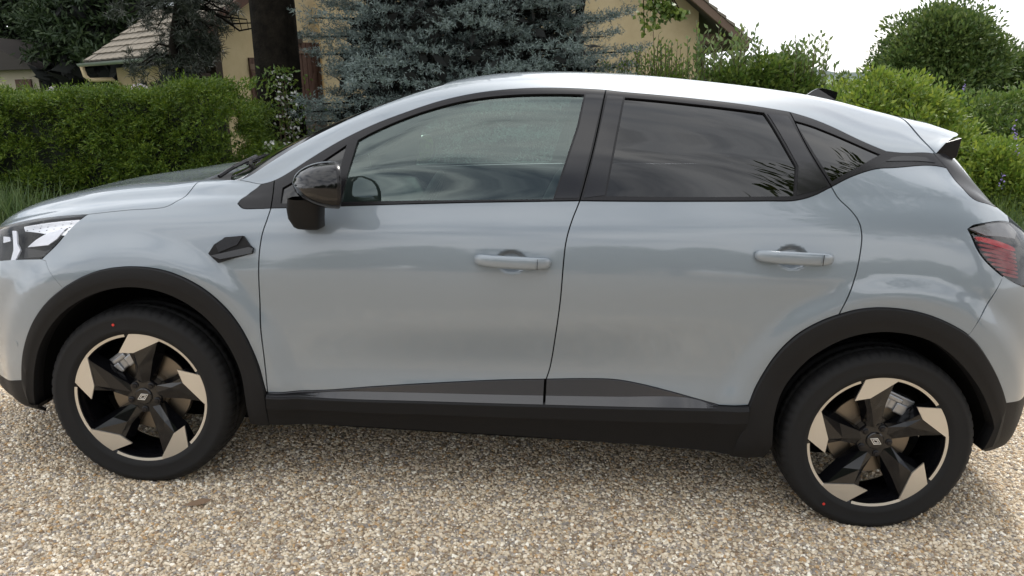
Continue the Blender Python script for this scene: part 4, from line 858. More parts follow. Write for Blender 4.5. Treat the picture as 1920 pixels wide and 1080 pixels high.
# ---------------------------------------------------------------- wheels (outer face towards -y)
WR = .245
def pol(r, a, y): return (WR*r*math.cos(R_(a)), y, WR*r*math.sin(R_(a)))
def tyre_mesh():
    prof = [(.238, -.090), (.246, -.101), (.254, -.105), (.262, -.1105), (.266, -.1095), (.285, -.1135), (.300, -.112), (.304, -.1135), (.316, -.108), (.325, -.100), (.331, -.093), (.3345, -.084), (.3365, -.062), (.3365, -.056), (.329, -.055), (.329, -.048), (.3375, -.047), (.338, -.010), (.330, -.009), (.330, .009), (.338, .010)]
    prof += [(r, -h) for r, h in prof[::-1][4:]]; n = 300; v = []; f = []; m = len(prof)
    for k in range(n):
        a = 2*math.pi*k/n; g = (k % 5) == 0
        for j, (r, h) in enumerate(prof):
            rr = r
            if g and (9 <= j <= 12 or m-13 <= j <= m-10): rr -= .0045
            if g and 15 <= j <= 17: rr -= .004
            v.append((rr*math.cos(a), h, rr*math.sin(a)))
    for k in range(n):
        for j in range(m-1): a = k*m+j; b = ((k+1) % n)*m+j; f.append((a, a+1, b+1, b))
    return mesh('tyre', v, np.array(f), 'rubber')
def tread_dot(a): return [(.283*math.cos(a)+.0045*math.cos(t)*math.cos(a), -.1146, .283*math.sin(a)+.0045*math.sin(t)) for t in np.linspace(0, 2*np.pi, 12, endpoint=False)]
def spoke_parts(k):
    o = 72*k; D = lambda r, a, y: pol(r, a+o, y); mb = MB()
    # facetted arm: outline high edge, ridge, and skirt
    outl = [D(.26, 112, -.070), D(.50, 99, -.078), D(.715, 100, -.0915), D(.965, 96, -.0925), D(.97, 82, -.094), D(.955, 70, -.0935), D(.60, 71, -.080), D(.26, 67, -.070)]
    ridge = [D(.20, 90, -.074), D(.48, 92, -.086), D(.70, 94, -.0925)]
    sk = [(x*1.0, y+.040 if i not in (3, 4, 5) else y+.05, z*1.0) for i, (x, y, z) in enumerate(outl)]
    wid = [D(.22, 118, -.03), D(.49, 105, -.036), D(.72, 106, -.045), D(.97, 99, -.05), D(.975, 82, -.05), D(.965, 66, -.05), D(.60, 64, -.036), D(.22, 60, -.03)]
    v = outl+ridge+wid; f = [(0, 1, 9, 8), (1, 2, 10, 9), (2, 3, 10), (3, 4, 10), (4, 5, 10), (5, 6, 9, 10), (6, 7, 8, 9)]
    f += [(i+11, i+12, i+1, i) for i in range(7)]
    mb.add(v, f); return mb
def blade(k):
    o = 72*k; D = lambda r, a, y: pol(r, a+o, y); top = []; 
    arc = [D(.993, a, -.0985) for a in np.linspace(95, 69, 10)]
    poly = arc+[D(.955, 68.5, -.0985), D(.705, 93.5, -.0985), D(.748, 110.5, -.0985)]
    n = len(poly); low = [(x, y+.006, z) for x, y, z in poly]
    ring_o = [D(.996, a, -.0985) for a in np.linspace(69, 27, 16)]; ring_i = [D(.957, a, -.0965) for a in np.linspace(69, 27, 16)]
    mb = MB(); mb.add(poly+low, [tuple(range(n))]+[(i, i+n, (i+1) % n+n, (i+1) % n) for i in range(n)])
    rows = [ring_i, ring_o]; b = len(mb.v); mb.v += ring_i+ring_o; mb.f += [[b+i, b+i+1, b+17+i, b+16+i] for i in range(15)]
    return mb
def wheel_meshes():
    M = {}
    M['tyre'] = tyre_mesh()
    rim = MB().lathe([(.236, .085), (.225, .06), (.222, 0), (.226, -.05), (.229, -.078), (.234, -.0925), (.2425, -.0955), (.2465, -.0995), (.2495, -.100), (.251, -.096), (.247, -.088), (.242, -.085)], 96)
    M['rim'] = rim
    return M
def lozenge(a, b, w_, y0, y1):
    o = [(a, 0), (0, b), (-a, 0), (0, -b)]; i = [(x*(1-w_/a*1.35), z*(1-w_/b*1.35)) for x, z in o]
    mb = MB(); v = [(x, y0, z) for x, z in o]+[(x, y0, z) for x, z in i]+[(x, y1, z) for x, z in o]+[(x, y1, z) for x, z in i]
    f = []
    for k in range(4): j = (k+1) % 4; f += [(k, j, 4+j, 4+k), (8+k, 8+j, j, k), (4+k, 4+j, 12+j, 12+k)]
    return mb.add(v, f)
def build_wheel(x, side, spin, calip):
    wroot = bpy.data.objects.new('wheel', None); COL.objects.link(wroot); wroot.parent = car; wroot.empty_display_size = .1
    wroot.location = (x, side*.772, .335); wroot.rotation_euler = (0, 0, 0 if side < 0 else math.pi)
    ty = link('tyre', WM['tyre'], wroot); ty.rotation_euler = (0, R_(-spin), 0)
    rim = link('rim', WM['rim'], wroot)
    for k in range(5):
        for nm in ('spoke', 'blade', 'bolt'):
            s = link(nm, WM[nm], wroot); s.rotation_euler = (0, R_(-(72*k+spin)), 0)
    for nm in ('hub', 'brake_disc', 'centre_cap'): link(nm, WM[nm], wroot)
    lg = link('emblem', WM['emblem'], wroot); lg.rotation_euler = (0, R_(62 if spin < 5 else -66), 0)
    c = link('brake_caliper', WM['brake_caliper'], wroot); c.rotation_euler = (0, R_(-calip), 0)
    d = link('paint_dot', WM['paint_dot'], wroot); d.rotation_euler = (0, R_(-(105 if x < 1 else 236)), 0)
    return wroot
WM = {}
def mk(name, mb, m, smooth=False, auto=None, bevel=0.):
    o = mb.ob(name, m, None, smooth=smooth, auto=auto, bevel=bevel); WM[name] = o.data; bpy.data.objects.remove(o)
WM['tyre'] = tyre_mesh()
mk('rim', wheel_meshes()['rim'], 'gloss_black', True, .6)
mk('spoke', spoke_parts(0), 'gloss_black', False)
mk('blade', blade(0), 'machined_alloy', False)
mk('hub', MB().lathe([(.066, -.030), (.066, -.064), (.062, -.071), (.033, -.073), (.0, -.073)], 48), 'gloss_black', True, .5)
mk('centre_cap', MB().lathe([(.031, -.070), (.031, -.0775), (.028, -.080), (0, -.0805)], 36), 'gloss_black', True, .5)
bo = MB()
for (r, y) in ((1, 0),):
    bo.v += []; 
    ring = lambda rr, yy, n=6: [(.050*math.cos(R_(54))+rr*math.cos(a), yy, .050*math.sin(R_(54))+rr*math.sin(a)) for a in np.linspace(0, 2*np.pi, n, endpoint=False)]
    rs = [ring(.012, -.068, 12), ring(.012, -.076, 12), ring(.009, -.0775, 12), ring(.008, -.0815, 12), ring(.003, -.0825, 12)]
    b = len(bo.v)
    for r_ in rs: bo.v += r_
    for i in range(4):
        for k in range(12): bo.f.append([b+i*12+k, b+i*12+(k+1) % 12, b+(i+1)*12+(k+1) % 12, b+(i+1)*12+k])
    bo.f.append([b+48+k for k in range(12)])
mk('bolt', bo, 'satin_trim', True, .7)
mk('brake_disc', MB().lathe([(.055, -.030), (.075, -.030), (.078, -.012), (.148, -.012), (.150, -.009), (.150, .010), (.148, .012), (.078, .012), (.05, .012)], 64), 'brake_steel', True, .5)
em = lozenge(.0135, .0225, .0020, -.0835, -.0800); em2 = lozenge(.0075, .0128, .0018, -.0835, -.0800); em.add(em2.v, em2.f)
mk('emblem', em, 'logo_silver', False)
ca_ = MB(); ca_.box((.150, -.012, 0), (.062, .055, .150)); ca_.box((.135, -.040, .03), (.040, .016, .04)); ca_.box((.135, -.040, -.035), (.040, .016, .045)); ca_.box((.162, -.044, 0), (.02, .012, .06))
mk('brake_caliper', ca_, 'caliper', False, None, .006)
dt = MB(); dv = [(.287+.0048*math.cos(t), -.1150, .0048*math.sin(t)) for t in np.linspace(0, 2*np.pi, 12, endpoint=False)]; dt.add(dv+[(x, y+.004, z) for x, y, z in dv], [tuple(range(12))]+[(i, i+12, (i+1) % 12+12, (i+1) % 12) for i in range(12)])
mk('paint_dot', dt, 'red_dot')
build_wheel(0, -1, 2., 128); build_wheel(2.639, -1, 13., 68); build_wheel(0, 1, 20., 52); build_wheel(2.639, 1, 31., 112)
# ---------------------------------------------------------------- vegetation
def unit(v): return v/(np.linalg.norm(v, axis=-1, keepdims=True)+1e-9)
def rdir(n, up=0.):
    v = RNG.normal(size=(n, 3)); v[:, 2] += up; return unit(v)
def leaves(p, d, length, width, bend=.25, nrm=None):
    """leaf quads (kite of two triangles) at p along d"""
    n = len(p); length = np.broadcast_to(length, (n,))[:, None]; width = np.broadcast_to(width, (n,))[:, None]
    r = RNG.normal(size=(n, 3)) if nrm is None else nrm+RNG.normal(size=(n, 3))*.35
    s = unit(np.cross(d, r)); k = np.cross(s, d)
    a = p; b = p+d*length*.45+s*width*.5-k*length*bend*.15; c = p+d*length-k*length*bend*.4; e = p+d*length*.45-s*width*.5-k*length*bend*.15
    v = np.stack([a, b, c, e], 1).reshape(-1, 3); f = np.arange(4*n).reshape(n, 4); return v, f
def cat(parts):
    V, Fs, o = [], [], 0
    for v, f in parts: V.append(v); Fs.append(f+o); o += len(v)
    return np.vstack(V), np.vstack(Fs)
def sprays(p, d, n, length, leaf, width, spread=.8, flat=None, droop=0.):
    """short twigs at p along d, each carrying n leaflets"""
    m = len(p); t = np.tile(np.linspace(.1, 1, n), m); P = np.repeat(p, n, 0); D = np.repeat(d, n, 0); Ls = np.repeat(np.broadcast_to(length, (m,)), n)
    q = P+D*(t*Ls)[:, None]; r = RNG.normal(size=D.shape)
    if flat is not None: r[:, 2] *= flat
    dd = unit(D+spread*unit(r)); dd[:, 2] -= droop; return leaves(q, unit(dd), leaf*(.7+.6*RNG.random(m*n)), width)
mat('yew', (.044, .084, .006), .6, var=(.112, .180, .012), vscale=5, island=.35, trans=.25)
mat('spruce', (.100, .138, .130), .6, var=(.165, .210, .200), vscale=3, island=.28, trans=.1)
mat('conifer', (.014, .030, .010), .7, var=(.030, .055, .014), vscale=2, island=.35, trans=.1)
mat('pine', (.014, .022, .014), .6, var=(.024, .034, .020), vscale=3, island=.3)
mat('bush_light', (.125, .195, .022), .5, var=(.185, .255, .040), vscale=3, island=.3, trans=.35)
mat('bush_mid', (.085, .145, .026), .5, var=(.13, .19, .042), vscale=3, island=.3, trans=.3)
mat('tree_green', (.068, .112, .026), .55, var=(.110, .160, .040), vscale=1.6, island=.3, trans=.3)
mat('laurel', (.075, .130, .022), .45, var=(.125, .185, .034), vscale=4, island=.3, trans=.3)
mat('shoot_grey', (.105, .160, .045), .5, var=(.15, .21, .07), vscale=4, island=.25, trans=.3)
mat('bark', (.0035, .0028, .0022), .95, spec=.1, var=(.013, .011, .008), vscale=9, bump=1., bscale=40)
mat('bark_twig', (.10, .075, .05), .9)
mat('petal_white', (.60, .60, .58), .6, trans=.3)
mat('petal_pink', (.55, .50, .56), .6, trans=.3)
mat('petal_violet', (.28, .22, .48), .6, trans=.3)
mat('grass', (.070, .12, .035), .5, var=(.12, .17, .06), vscale=6, island=.3, trans=.3)
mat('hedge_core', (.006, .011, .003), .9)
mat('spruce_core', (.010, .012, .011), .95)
mat('hill_green', (.030, .052, .046), .9, var=(.045, .070, .060), vscale=.08)
def plant(name, label, cat_, base, parts, group=None):
    """parts: (name, verts, faces, material) in world coordinates; base on the ground"""
    e = empty(name, tuple(base)); tag(e, label, cat_, group)
    for nm, v, f, m in parts:
        q = ob(nm, np.asarray(v)-np.asarray(base), f, m, e, smooth=nm in ('trunk', 'limb', 'core'))
        if nm in ('flower', 'foliage', 'crown', 'inner_twigs', 'stem'): q['kind'] = 'stuff'
    return e
def tubes(list_of):
    mb = MB()
    for pts, rad in list_of: mb.tube(pts, rad, 7)
    return np.array(mb.v), mb.f
def bg_(x, y, dz=0.): return np.array([x, y, float(gz(x, y))+dz])
# clipped yew hedge
def hedge():
    x0, x1, y0, y1, zt = -7.6, -2.98, 8.6, 9.7, 1.50; zb = .22
    n = 15500; u = RNG.random(n); face = RNG.random(n); p = np.zeros((n, 3)); nn = np.zeros((n, 3))
    A1 = (x1-x0)*(zt-zb); A2 = (x1-x0)*(y1-y0); A3 = (y1-y0)*(zt-zb); tot = A1*1.25+A2+A3; k1 = face < A1*1.25/tot; k2 = (~k1) & (face < (A1*1.25+A2)/tot); k3 = ~(k1 | k2)
    r1, r2 = RNG.random(n), RNG.random(n)
    p[k1] = np.c_[x0+(x1-x0)*r1, np.full(n, y0), zb+(zt-zb)*r2][k1]; nn[k1] = (0, -1, .35)
    p[k2] = np.c_[x0+(x1-x0)*r1, y0+(y1-y0)*r2, np.full(n, zt)][k2]; nn[k2] = (0, -.2, 1)
    p[k3] = np.c_[np.full(n, x1), y0+(y1-y0)*r1, zb+(zt-zb)*r2][k3]; nn[k3] = (1, -.1, .3)
    # rounded corners, uneven clipping, lumps
    cx = x1-.30; dx = np.clip(p[:, 0]-cx, 0, None); p[:, 1] += np.where(p[:, 1] < y0+.4, (dx/.3)**2*.22, 0); p[:, 2] -= np.where(p[:, 2] > zt-.25, (dx/.3)**2*.22, 0)
    lump = .10*np.sin(p[:, 0]*5.1+p[:, 2]*4)+.09*np.sin(p[:, 0]*11+1.3+2*np.sin(p[:, 2]*3))*np.sin(p[:, 2]*12+p[:, 0]*3)+.05*np.sin(p[:, 0]*2.1+2)
    nn = unit(nn); bulge = np.exp(-((p[:, 0]+3.15)/.32)**2); p[:, 2] += np.where(k2, bulge*.0, 0)
    lump = np.where(k2, lump*.35, lump)
    k = np.arange(n) < 2300; c = (p+nn*(lump-.10+RNG.normal(size=n)*.035)[:, None])[k]; cn = nn[k]; per = 15; m_ = len(c)      # puffs of shoots
    d = unit(np.repeat(cn, per, 0)*.75+rdir(m_*per)*.85+np.array([0, 0, .30])); rad = np.repeat(.05+.075*RNG.random(m_), per)
    q = np.repeat(c, per, 0)+d*(rad*(.25+.75*RNG.random(m_*per)))[:, None]
    v, f = sprays(q, unit(d+.4*rdir(m_*per)), 6, .075*(.6+.8*RNG.random(m_*per)), .036, .012, .8)
    ts = RNG.random((30, 2)); tp = np.c_[-3.7+1.1*ts[:, 0], y0+.1+.5*ts[:, 1], np.full(30, zt-.03)+.04*np.exp(-((-3.7+1.1*ts[:, 0]+3.1)/.3)**2)]
    v2, f2 = sprays(tp, unit(np.c_[.6+.5*RNG.random(30), -.3*RNG.random(30), .6+.5*RNG.random(30)]), 18, .17, .05, .016, .7)
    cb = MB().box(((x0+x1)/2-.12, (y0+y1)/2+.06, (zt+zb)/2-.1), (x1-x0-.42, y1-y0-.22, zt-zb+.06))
    mb = []
    for x in np.arange(x0+.3, x1-.2, .5): mb.append(([(x, 9.15, float(gz(x, 9.15))-.05), (x+.03, 9.15, .9)], [.035, .02]))
    tv, tf = tubes(mb); V, Fc = cat([(v, f), (v2, f2)])
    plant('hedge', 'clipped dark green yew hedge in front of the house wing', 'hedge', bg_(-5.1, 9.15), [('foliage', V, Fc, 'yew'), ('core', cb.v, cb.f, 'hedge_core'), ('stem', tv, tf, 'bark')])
hedge()
# conifers: tiers of drooping boughs, each a fan of bottle-brush twigs
def spruce(c, H, R, tiers, label, m='spruce', twigs=110, name='blue_spruce', zlo=.3, ndl=14, twl=.11, hmax=1., per=10, view=None, inner=2500, inner_s=.22, nl=.34, nw=.075):
    base = bg_(*c); limbs = [([tuple(base+(0, 0, -.1)), tuple(base+(0, 0, H*.5)), tuple(base+(0, 0, H))], [R*.075, R*.045, .01])]; P, D = [], []
    for b in range(tiers*per):
        h = zlo+(H*hmax-zlo)*(b//per)/tiers+random.gauss(0, .05*R/2.5); az = (b % per)*2*math.pi/per+(b//per)*1.1+.35*random.random()
        if view is not None and abs((az-view+math.pi) % (2*math.pi)-math.pi) > 1.9: continue
        ln = R*max(.05, 1-h/H)**.80*(.74+.36*random.random()); o = np.array([math.cos(az), math.sin(az), 0]); tg = np.array([-math.sin(az), math.cos(az), 0]); n = max(12, int(twigs*(ln/R)**1.5))
        t = .22+.78*RNG.random(n)**.8; wd = .36*ln*np.sin(np.pi*np.clip(t, .12, .955))**.6; la = RNG.random(n)*2-1
        # side branchlets: twigs gather on a few fingers
        la = (np.round(la*3.2)+RNG.normal(size=n)*.16)/3.2; t = np.clip(t-np.abs(la)*.10, .15, 1)
        cur = lambda t: ln*((.14+.18*h/H)*t-.27*t*t+.12*t**4)
        q = base+np.array([0, 0, h])+o*(ln*t)[:, None]+tg*(la*wd)[:, None]; q[:, 2] += cur(t)-.20*np.abs(la)*wd+RNG.random(n)*.05*R/2.5; P.append(q)
        D.append(unit(o*.8+tg*(la*1.0)[:, None]+RNG.normal(size=(n, 3))*.40+np.array([0, 0, .22])))
        pr = lambda t: tuple(base+np.array([0, 0, h+cur(t)-.02])+o*ln*t); limbs.append(([pr(0), pr(.35), pr(.7), pr(.9)], [.012*R, .009*R, .005*R, .002*R]))
    P = np.vstack(P); D = np.vstack(D); n = len(P); L_ = twl*(.6+.8*RNG.random(n))
    t = np.tile(np.linspace(0, 1, ndl), n); Q = np.repeat(P, ndl, 0)+np.repeat(D, ndl, 0)*(t*np.repeat(L_, ndl))[:, None]
    dd = unit(np.repeat(D, ndl, 0)*.55+rdir(n*ndl, .15)*.85); v, f = leaves(Q, dd, twl*nl, twl*nw, 0)
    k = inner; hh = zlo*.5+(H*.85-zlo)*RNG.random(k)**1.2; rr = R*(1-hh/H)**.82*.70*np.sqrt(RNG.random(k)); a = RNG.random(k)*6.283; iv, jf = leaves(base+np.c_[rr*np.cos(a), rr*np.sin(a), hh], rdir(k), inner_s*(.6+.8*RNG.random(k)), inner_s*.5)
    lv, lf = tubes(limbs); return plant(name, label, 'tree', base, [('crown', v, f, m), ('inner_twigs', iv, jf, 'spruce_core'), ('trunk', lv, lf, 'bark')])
spruce((-.50, 11.2), 8.0, 3.0, 19, 'big blue spruce with silvery layered boughs between the house walls', zlo=.7, hmax=.62, view=-1.57, twigs=360, inner=14000, per=13, ndl=11, nl=.42, nw=.095)
# thick old trunk with white blossom climbing it
tr = bg_(-2.86, 10.4); pts = [(tr[0]-.02, 10.4, tr[2]-.1), (tr[0], 10.4, 1.1), (tr[0]+.02, 10.42, 2.5), (tr[0]-.02, 10.45, 4.2), (tr[0]+.1, 10.5, 7.)]
mb = MB().tube(pts, [.40, .28, .245, .23, .16], 26)
v = np.array(mb.v); v[:, 0] += .022*np.sin(v[:, 2]*7+v[:, 1]*31)+.010*np.sin(v[:, 0]*60)
lb = []
for k in range(14): a = k*2.4; z = 4+.22*k; lb.append(([(tr[0], 10.4, z), (tr[0]+1.0*math.cos(a), 10.4+1.0*math.sin(a), z+.7), (tr[0]+2.0*math.cos(a), 10.4+2.0*math.sin(a), z+1.1)], [.09, .05, .015]))
lv, lf = tubes(lb); n = 9000; c = rdir(n); c = np.array([tr[0], 10.4, 6.4])+c*np.array([2.3, 2.3, 1.5])*(RNG.random(n)**.4)[:, None]; cv, cf = leaves(c, rdir(n), .10, .06)
plant('old_tree', 'thick dark tree trunk with mossy bark standing before the shuttered wall', 'tree', tr, [('trunk', v, mb.f, 'bark'), ('limb', lv, lf, 'bark'), ('crown', cv, cf, 'tree_green')])
def blossoms(n, x0, x1, y, z0, z1, s=.02): return leaves(np.c_[x0+(x1-x0)*RNG.random(n), y+.12*RNG.random(n), z0+(z1-z0)*RNG.random(n)], rdir(n), s, s)
pv, pf = [], None
n = 240; zz = RNG.random(n); xx = -2.72+.16*RNG.normal(size=n)*.5+.10*(1-zz); P = np.c_[xx, 10.02+.06*RNG.random(n), .35+1.35*zz]
v1, f1 = leaves(P[:150], rdir(150), .045, .045); n2 = 1300; zz = RNG.random(n2); P2 = np.c_[-2.74+.14*RNG.normal(size=n2), 10.02+.12*RNG.random(n2), .0+1.75*zz]; v2, f2 = leaves(P2, rdir(n2, .3), .06, .03)
sv, sf = tubes([([(-2.75+.05*k, 10.06, float(gz(-2.7, 10.06))-.05), (-2.80+.06*k, 10.05, .7), (-2.78+.03*k, 10.08, 1.6)], [.014, .01, .004]) for k in range(4)])
plant('climbing_shrub', 'white flowered climber growing up the thick tree trunk', 'shrub', bg_(-2.72, 10.08), [('foliage', v2, f2, 'laurel'), ('flower', v1, f1, 'petal_white'), ('stem', sv, sf, 'bark_twig')])
n2 = 2600; P2 = np.c_[-2.55+.42*RNG.normal(size=n2), 9.3+.25*RNG.normal(size=n2), -.1+1.0*RNG.random(n2)]; v2, f2 = leaves(P2, rdir(n2, .4), .07, .035); v1, f1 = leaves(np.c_[-2.62+.10*RNG.normal(size=60), 9.05+.1*RNG.random(60), .45+.5*RNG.random(60)], rdir(60), .04, .04)
sv, sf = tubes([([(-2.9+.14*k, 9.3, float(gz(-2.6, 9.3))-.05), (-2.9+.16*k, 9.3, .6)], [.012, .005]) for k in range(6)])
plant('flower_bush', 'low leafy bush with small white flowers at the end of the hedge', 'bush', bg_(-2.55, 9.3), [('foliage', v2, f2, 'laurel'), ('flower', v1, f1, 'petal_white'), ('stem', sv, sf, 'bark_twig')])
# dark tall conifers behind the house wing
for i, (x, y, H, R) in enumerate(((-15.4, 27.5, 15, 4.2), (-10.4, 26.5, 17, 4.6), (-18.5, 25.5, 13, 4.0), (-6.0, 29, 16, 4.2), (-10.6, 22.8, 14, 2.9))):
    spruce((x, y), H, R, 14, ('dark drooping conifer rising over the cottage roof', 'tall dark conifer rising behind the left end of the wing roof', 'dark conifer standing left of the cottage', 'dark conifer standing behind the tiled wing roof', 'dark conifer with boughs hanging beside the cottage')[i], 'conifer', 150, 'conifer_tree', (1.2, 1.2, 1.2, 1.2, 2.6)[i], 6, .40, .60, 9, -1.57, 5000, .6, .5, .14)
# crooked pine before the wing
def pine():
    b = bg_(-4.35, 12.6); limbs = [([(b[0], b[1], b[2]-.1), (-4.5, 12.6, .9), (-4.9, 12.5, 1.65), (-4.93, 12.5, 2.2), (-4.75, 12.5, 2.9), (-4.6, 12.6, 3.9)], [.13, .11, .085, .07, .06, .03])]; tips = []
    for k in range(80):
        z = 1.45+2.3*random.random(); x = float(np.interp(z, [1.65, 2.2, 2.9, 3.9], [-4.9, -4.93, -4.75, -4.6])); a = random.random()*6.28; l = .30+.55*random.random(); e = (x+l*math.cos(a), 12.5+l*math.sin(a)*.8, z+.05-.35*random.random())
        m_ = ((x+e[0])/2, (12.5+e[1])/2, (z+e[2])/2+.12); limbs.append(([(x, 12.5, z), m_, e], [.025, .015, .006]))
        for q in range(5): tips.append((e[0]+.12*random.gauss(0, 1), e[1]+.12*random.gauss(0, 1), e[2]+.10*random.gauss(0, 1)))
        tips.append(m_)
    for k in range(5): limbs.append(([(-4.75, 12.5, 2.6+.1*k), (-4.3+.1*k, 12.4, 2.75-.1*k), (-4.0+.12*k, 12.35, 2.6-.05*k), (-3.95+.1*k, 12.35, 2.35)], [.02, .014, .009, .005]))
    T = np.array(tips); n = len(T); k = 44; P = np.repeat(T, k, 0)+RNG.normal(size=(n*k, 3))*.02; d = rdir(n*k, .25); v, f = leaves(P, d, .13, .011, 0); lv, lf = tubes(limbs)
    plant('pine_tree', 'small crooked dark pine in front of the tiled wing roof', 'tree', b, [('crown', v, f, 'pine'), ('trunk', lv, lf, 'bark')])
pine()
# hydrangea heads peeping over the hedge
heads = []
for i in range(17):
    c = np.array([-6.4+1.9*random.random(), 10.3+.4*random.random(), 1.44+.14*random.random()]); n = 22; heads.append(leaves(c+rdir(n)*np.array([.06, .06, .035]), rdir(n, .5), .028, .028))
V, Fc = cat(heads); n2 = 2200; v2, f2 = leaves(np.c_[-6.5+2.1*RNG.random(n2), 10.2+.6*RNG.random(n2), .1+1.38*RNG.random(n2)], rdir(n2, .4), .11, .07); sv, sf = tubes([([(-6.4+.2*k, 10.5, float(gz(-6, 10.5))-.05), (-6.4+.2*k, 10.5, 1.4)], [.012, .006]) for k in range(10)])
plant('hydrangea', 'white hydrangea heads showing above the yew hedge', 'shrub', bg_(-5.5, 10.5), [('foliage', v2, f2, 'bush_mid'), ('flower', V, Fc, 'petal_pink'), ('stem', sv, sf, 'bark_twig')])
# leafy shrubs: clumps of leaves around many centres
def shrub(name, label, cat_, c, rad, n, leaf, m, group=None, lobes=26, base=None, shell=.55, trunk=None, up=.35, width=.5, stems=9, flowers=None):
    c = np.array(c, float); rad = np.array(rad, float); L_ = rdir(lobes); L_[:, 2] = np.abs(L_[:, 2])*1.0-.35*(RNG.random(lobes) < .4) if trunk else np.where(RNG.random(lobes) < .35, -np.abs(L_[:, 2])*.8, np.abs(L_[:, 2])); cen = c+L_*rad*(.55+.30*RNG.random(lobes))[:, None]
    lr = rad.mean()*(.22+.20*RNG.random(lobes)); k = RNG.integers(0, lobes, n); d = rdir(n, .15); P = cen[k]+d*(lr[k]*(shell+(1-shell)*RNG.random(n)))[:, None]*np.array([1.1, 1.1, .9])
    dirs = unit(d+.7*rdir(n)+np.array([0, 0, up])); v, f = leaves(P, dirs, leaf*(.6+.8*RNG.random(n)), leaf*width)
    b = base if base is not None else bg_(c[0], c[1]); tl = []
    if trunk: tl.append(([(b[0], b[1], b[2]-.1), tuple((b+c)/2), tuple(c)], [trunk, trunk*.8, trunk*.4])); src = c
    else: src = b+np.array([0, 0, .02])
    for j in range(min(stems if not trunk else lobes, lobes)): tl.append(([tuple(src+(0 if trunk else 1)*np.array([.2*random.gauss(0, 1)*rad[0], .2*random.gauss(0, 1)*rad[1], -.06])), tuple((src+cen[j])/2+RNG.normal(size=3)*.05), tuple(cen[j])], [.5*trunk if trunk else .018, .3*trunk if trunk else .013, .006]))
    lv, lf = tubes(tl); parts = [('crown' if trunk else 'foliage', v, f, m), ('trunk' if trunk else 'stem', lv, lf, 'bark')]
    if flowers:
        nf, fm = flowers; P = c+unit(RNG.normal(size=(nf, 3))+np.array([0, -1.2, .3]))*rad*1.05; fv, ff = cat([leaves(p+RNG.normal(size=(14, 3))*np.array([.012, .012, .05]), rdir(14), .028, .02) for p in P]); parts.append(('flower', fv, ff, fm))
    return plant(name, label, cat_, b, parts, group)
def shoots(name, label, x0, x1, y, z0, zt, n, m, leaf=.085, thick=26):
    """a row of upright leafy shoots"""
    lv, st = [], []
    for i in range(n):
        x = x0+(x1-x0)*random.random(); yy = y+.9*random.random(); top = zt(x)*1.0+.22*random.gauss(0, 1)*.6; b = float(gz(x, yy))-.05; lean = .14*random.gauss(0, 1)
        pts = [(x, yy, b), (x+lean*.4, yy, (b+top)/2), (x+lean, yy+.05*random.gauss(0, 1), top)]; st.append((pts, [.012, .008, .003]))
        k = thick; t = np.r_[np.linspace(.25, 1, k)]; q = np.array([np.array(pts[0])*(1-a)+np.array(pts[2])*a+np.array([lean*.25*a*(1-a), 0, 0]) for a in t]); az = np.arange(k)*2.4+i
        d = unit(np.c_[np.cos(az), np.sin(az), .75+.5*t]); lv.append(leaves(q, d, leaf*(1.25-.5*t)*(.8+.4*RNG.random(k)), leaf*.36, .3))
    V, Fc = cat(lv); sv, sf = tubes(st); return plant(name, label, 'shrub', bg_((x0+x1)/2, y+.4), [('foliage', V, Fc, m), ('stem', sv, sf, 'bark_twig')], None)
shoots('laurel_shrub', 'leafy shrub with upright shoots against the cream gable wall', 1.25, 2.55, 11.0, 0, lambda x: 1.62+.22*math.exp(-((x-2.05)/.25)**2), 130, 'laurel', .085, 44)
shoots('laurel_shrub', 'tall leafy shrub with pale upright shoots against the sky beside the eave', 2.62, 4.40, 11.2, 0, lambda x: float(np.interp(x, [2.6, 3.0, 3.3, 3.7, 4.1, 4.35, 4.45], [1.78, 1.92, 1.95, 1.70, 1.84, 1.88, 1.3])), 120, 'shoot_grey', .125, 42)
shrub('green_bush', 'dense green bush below the upright shoots', 'bush', (2.05, 11.4, .85), (1.0, .6, .68), 15000, .075, 'laurel')
shrub('green_bush', 'dense green bush beneath the tall pale shoots', 'bush', (3.62, 11.6, .95), (1.08, .6, .80), 24000, .075, 'laurel', lobes=34)
# round tree and the sunny bushes at the tail of the car
shrub('round_tree', 'big round leafy tree against the white sky', 'tree', (10.25, 19.5, 1.20), (1.50, 1.6, 1.85), 34000, .11, 'tree_green', lobes=70, trunk=.16, shell=.35, base=bg_(10.15, 19.5))
shrub('round_tree', 'smaller leafy tree beside the big round tree', 'tree', (12.5, 20.5, .6), (1.5, 1.5, 1.4), 12000, .15, 'tree_green', lobes=40, trunk=.13, shell=.35)
shrub('feathery_tree', 'thin feathery tree between the far hill and the round tree', 'tree', (8.0+.18*random.gauss(0, 1), 19, .9), (.3, .3, .9), 500, .10, 'tree_green', lobes=12, trunk=.05)
shrub('sunny_bush', 'bright yellow green bush behind the tail of the car', 'bush', (4.32, 9.2, .62), (1.02, .75, .88), 26000, .060, 'bush_light', lobes=70, shell=.4)
shrub('sunny_bush', 'yellow green bush with violet flowers beside the tail light', 'bush', (5.15, 8.5, .10), (.75, .6, .72), 15000, .055, 'bush_light', lobes=50, shell=.4, flowers=(9, 'petal_violet'))
shrub('flowering_bush', 'tall bush with pale violet flowers below the round tree', 'bush', (6.4, 10.2, .45), (.95, .8, 1.0), 17000, .06, 'bush_mid', lobes=50, shell=.4, flowers=(12, 'petal_violet'))
shrub('green_bush', 'low green bush behind the roof aerial', 'bush', (3.55, 10.0, .55), (.7, .6, .60), 9000, .06, 'bush_mid', lobes=40, shell=.4)
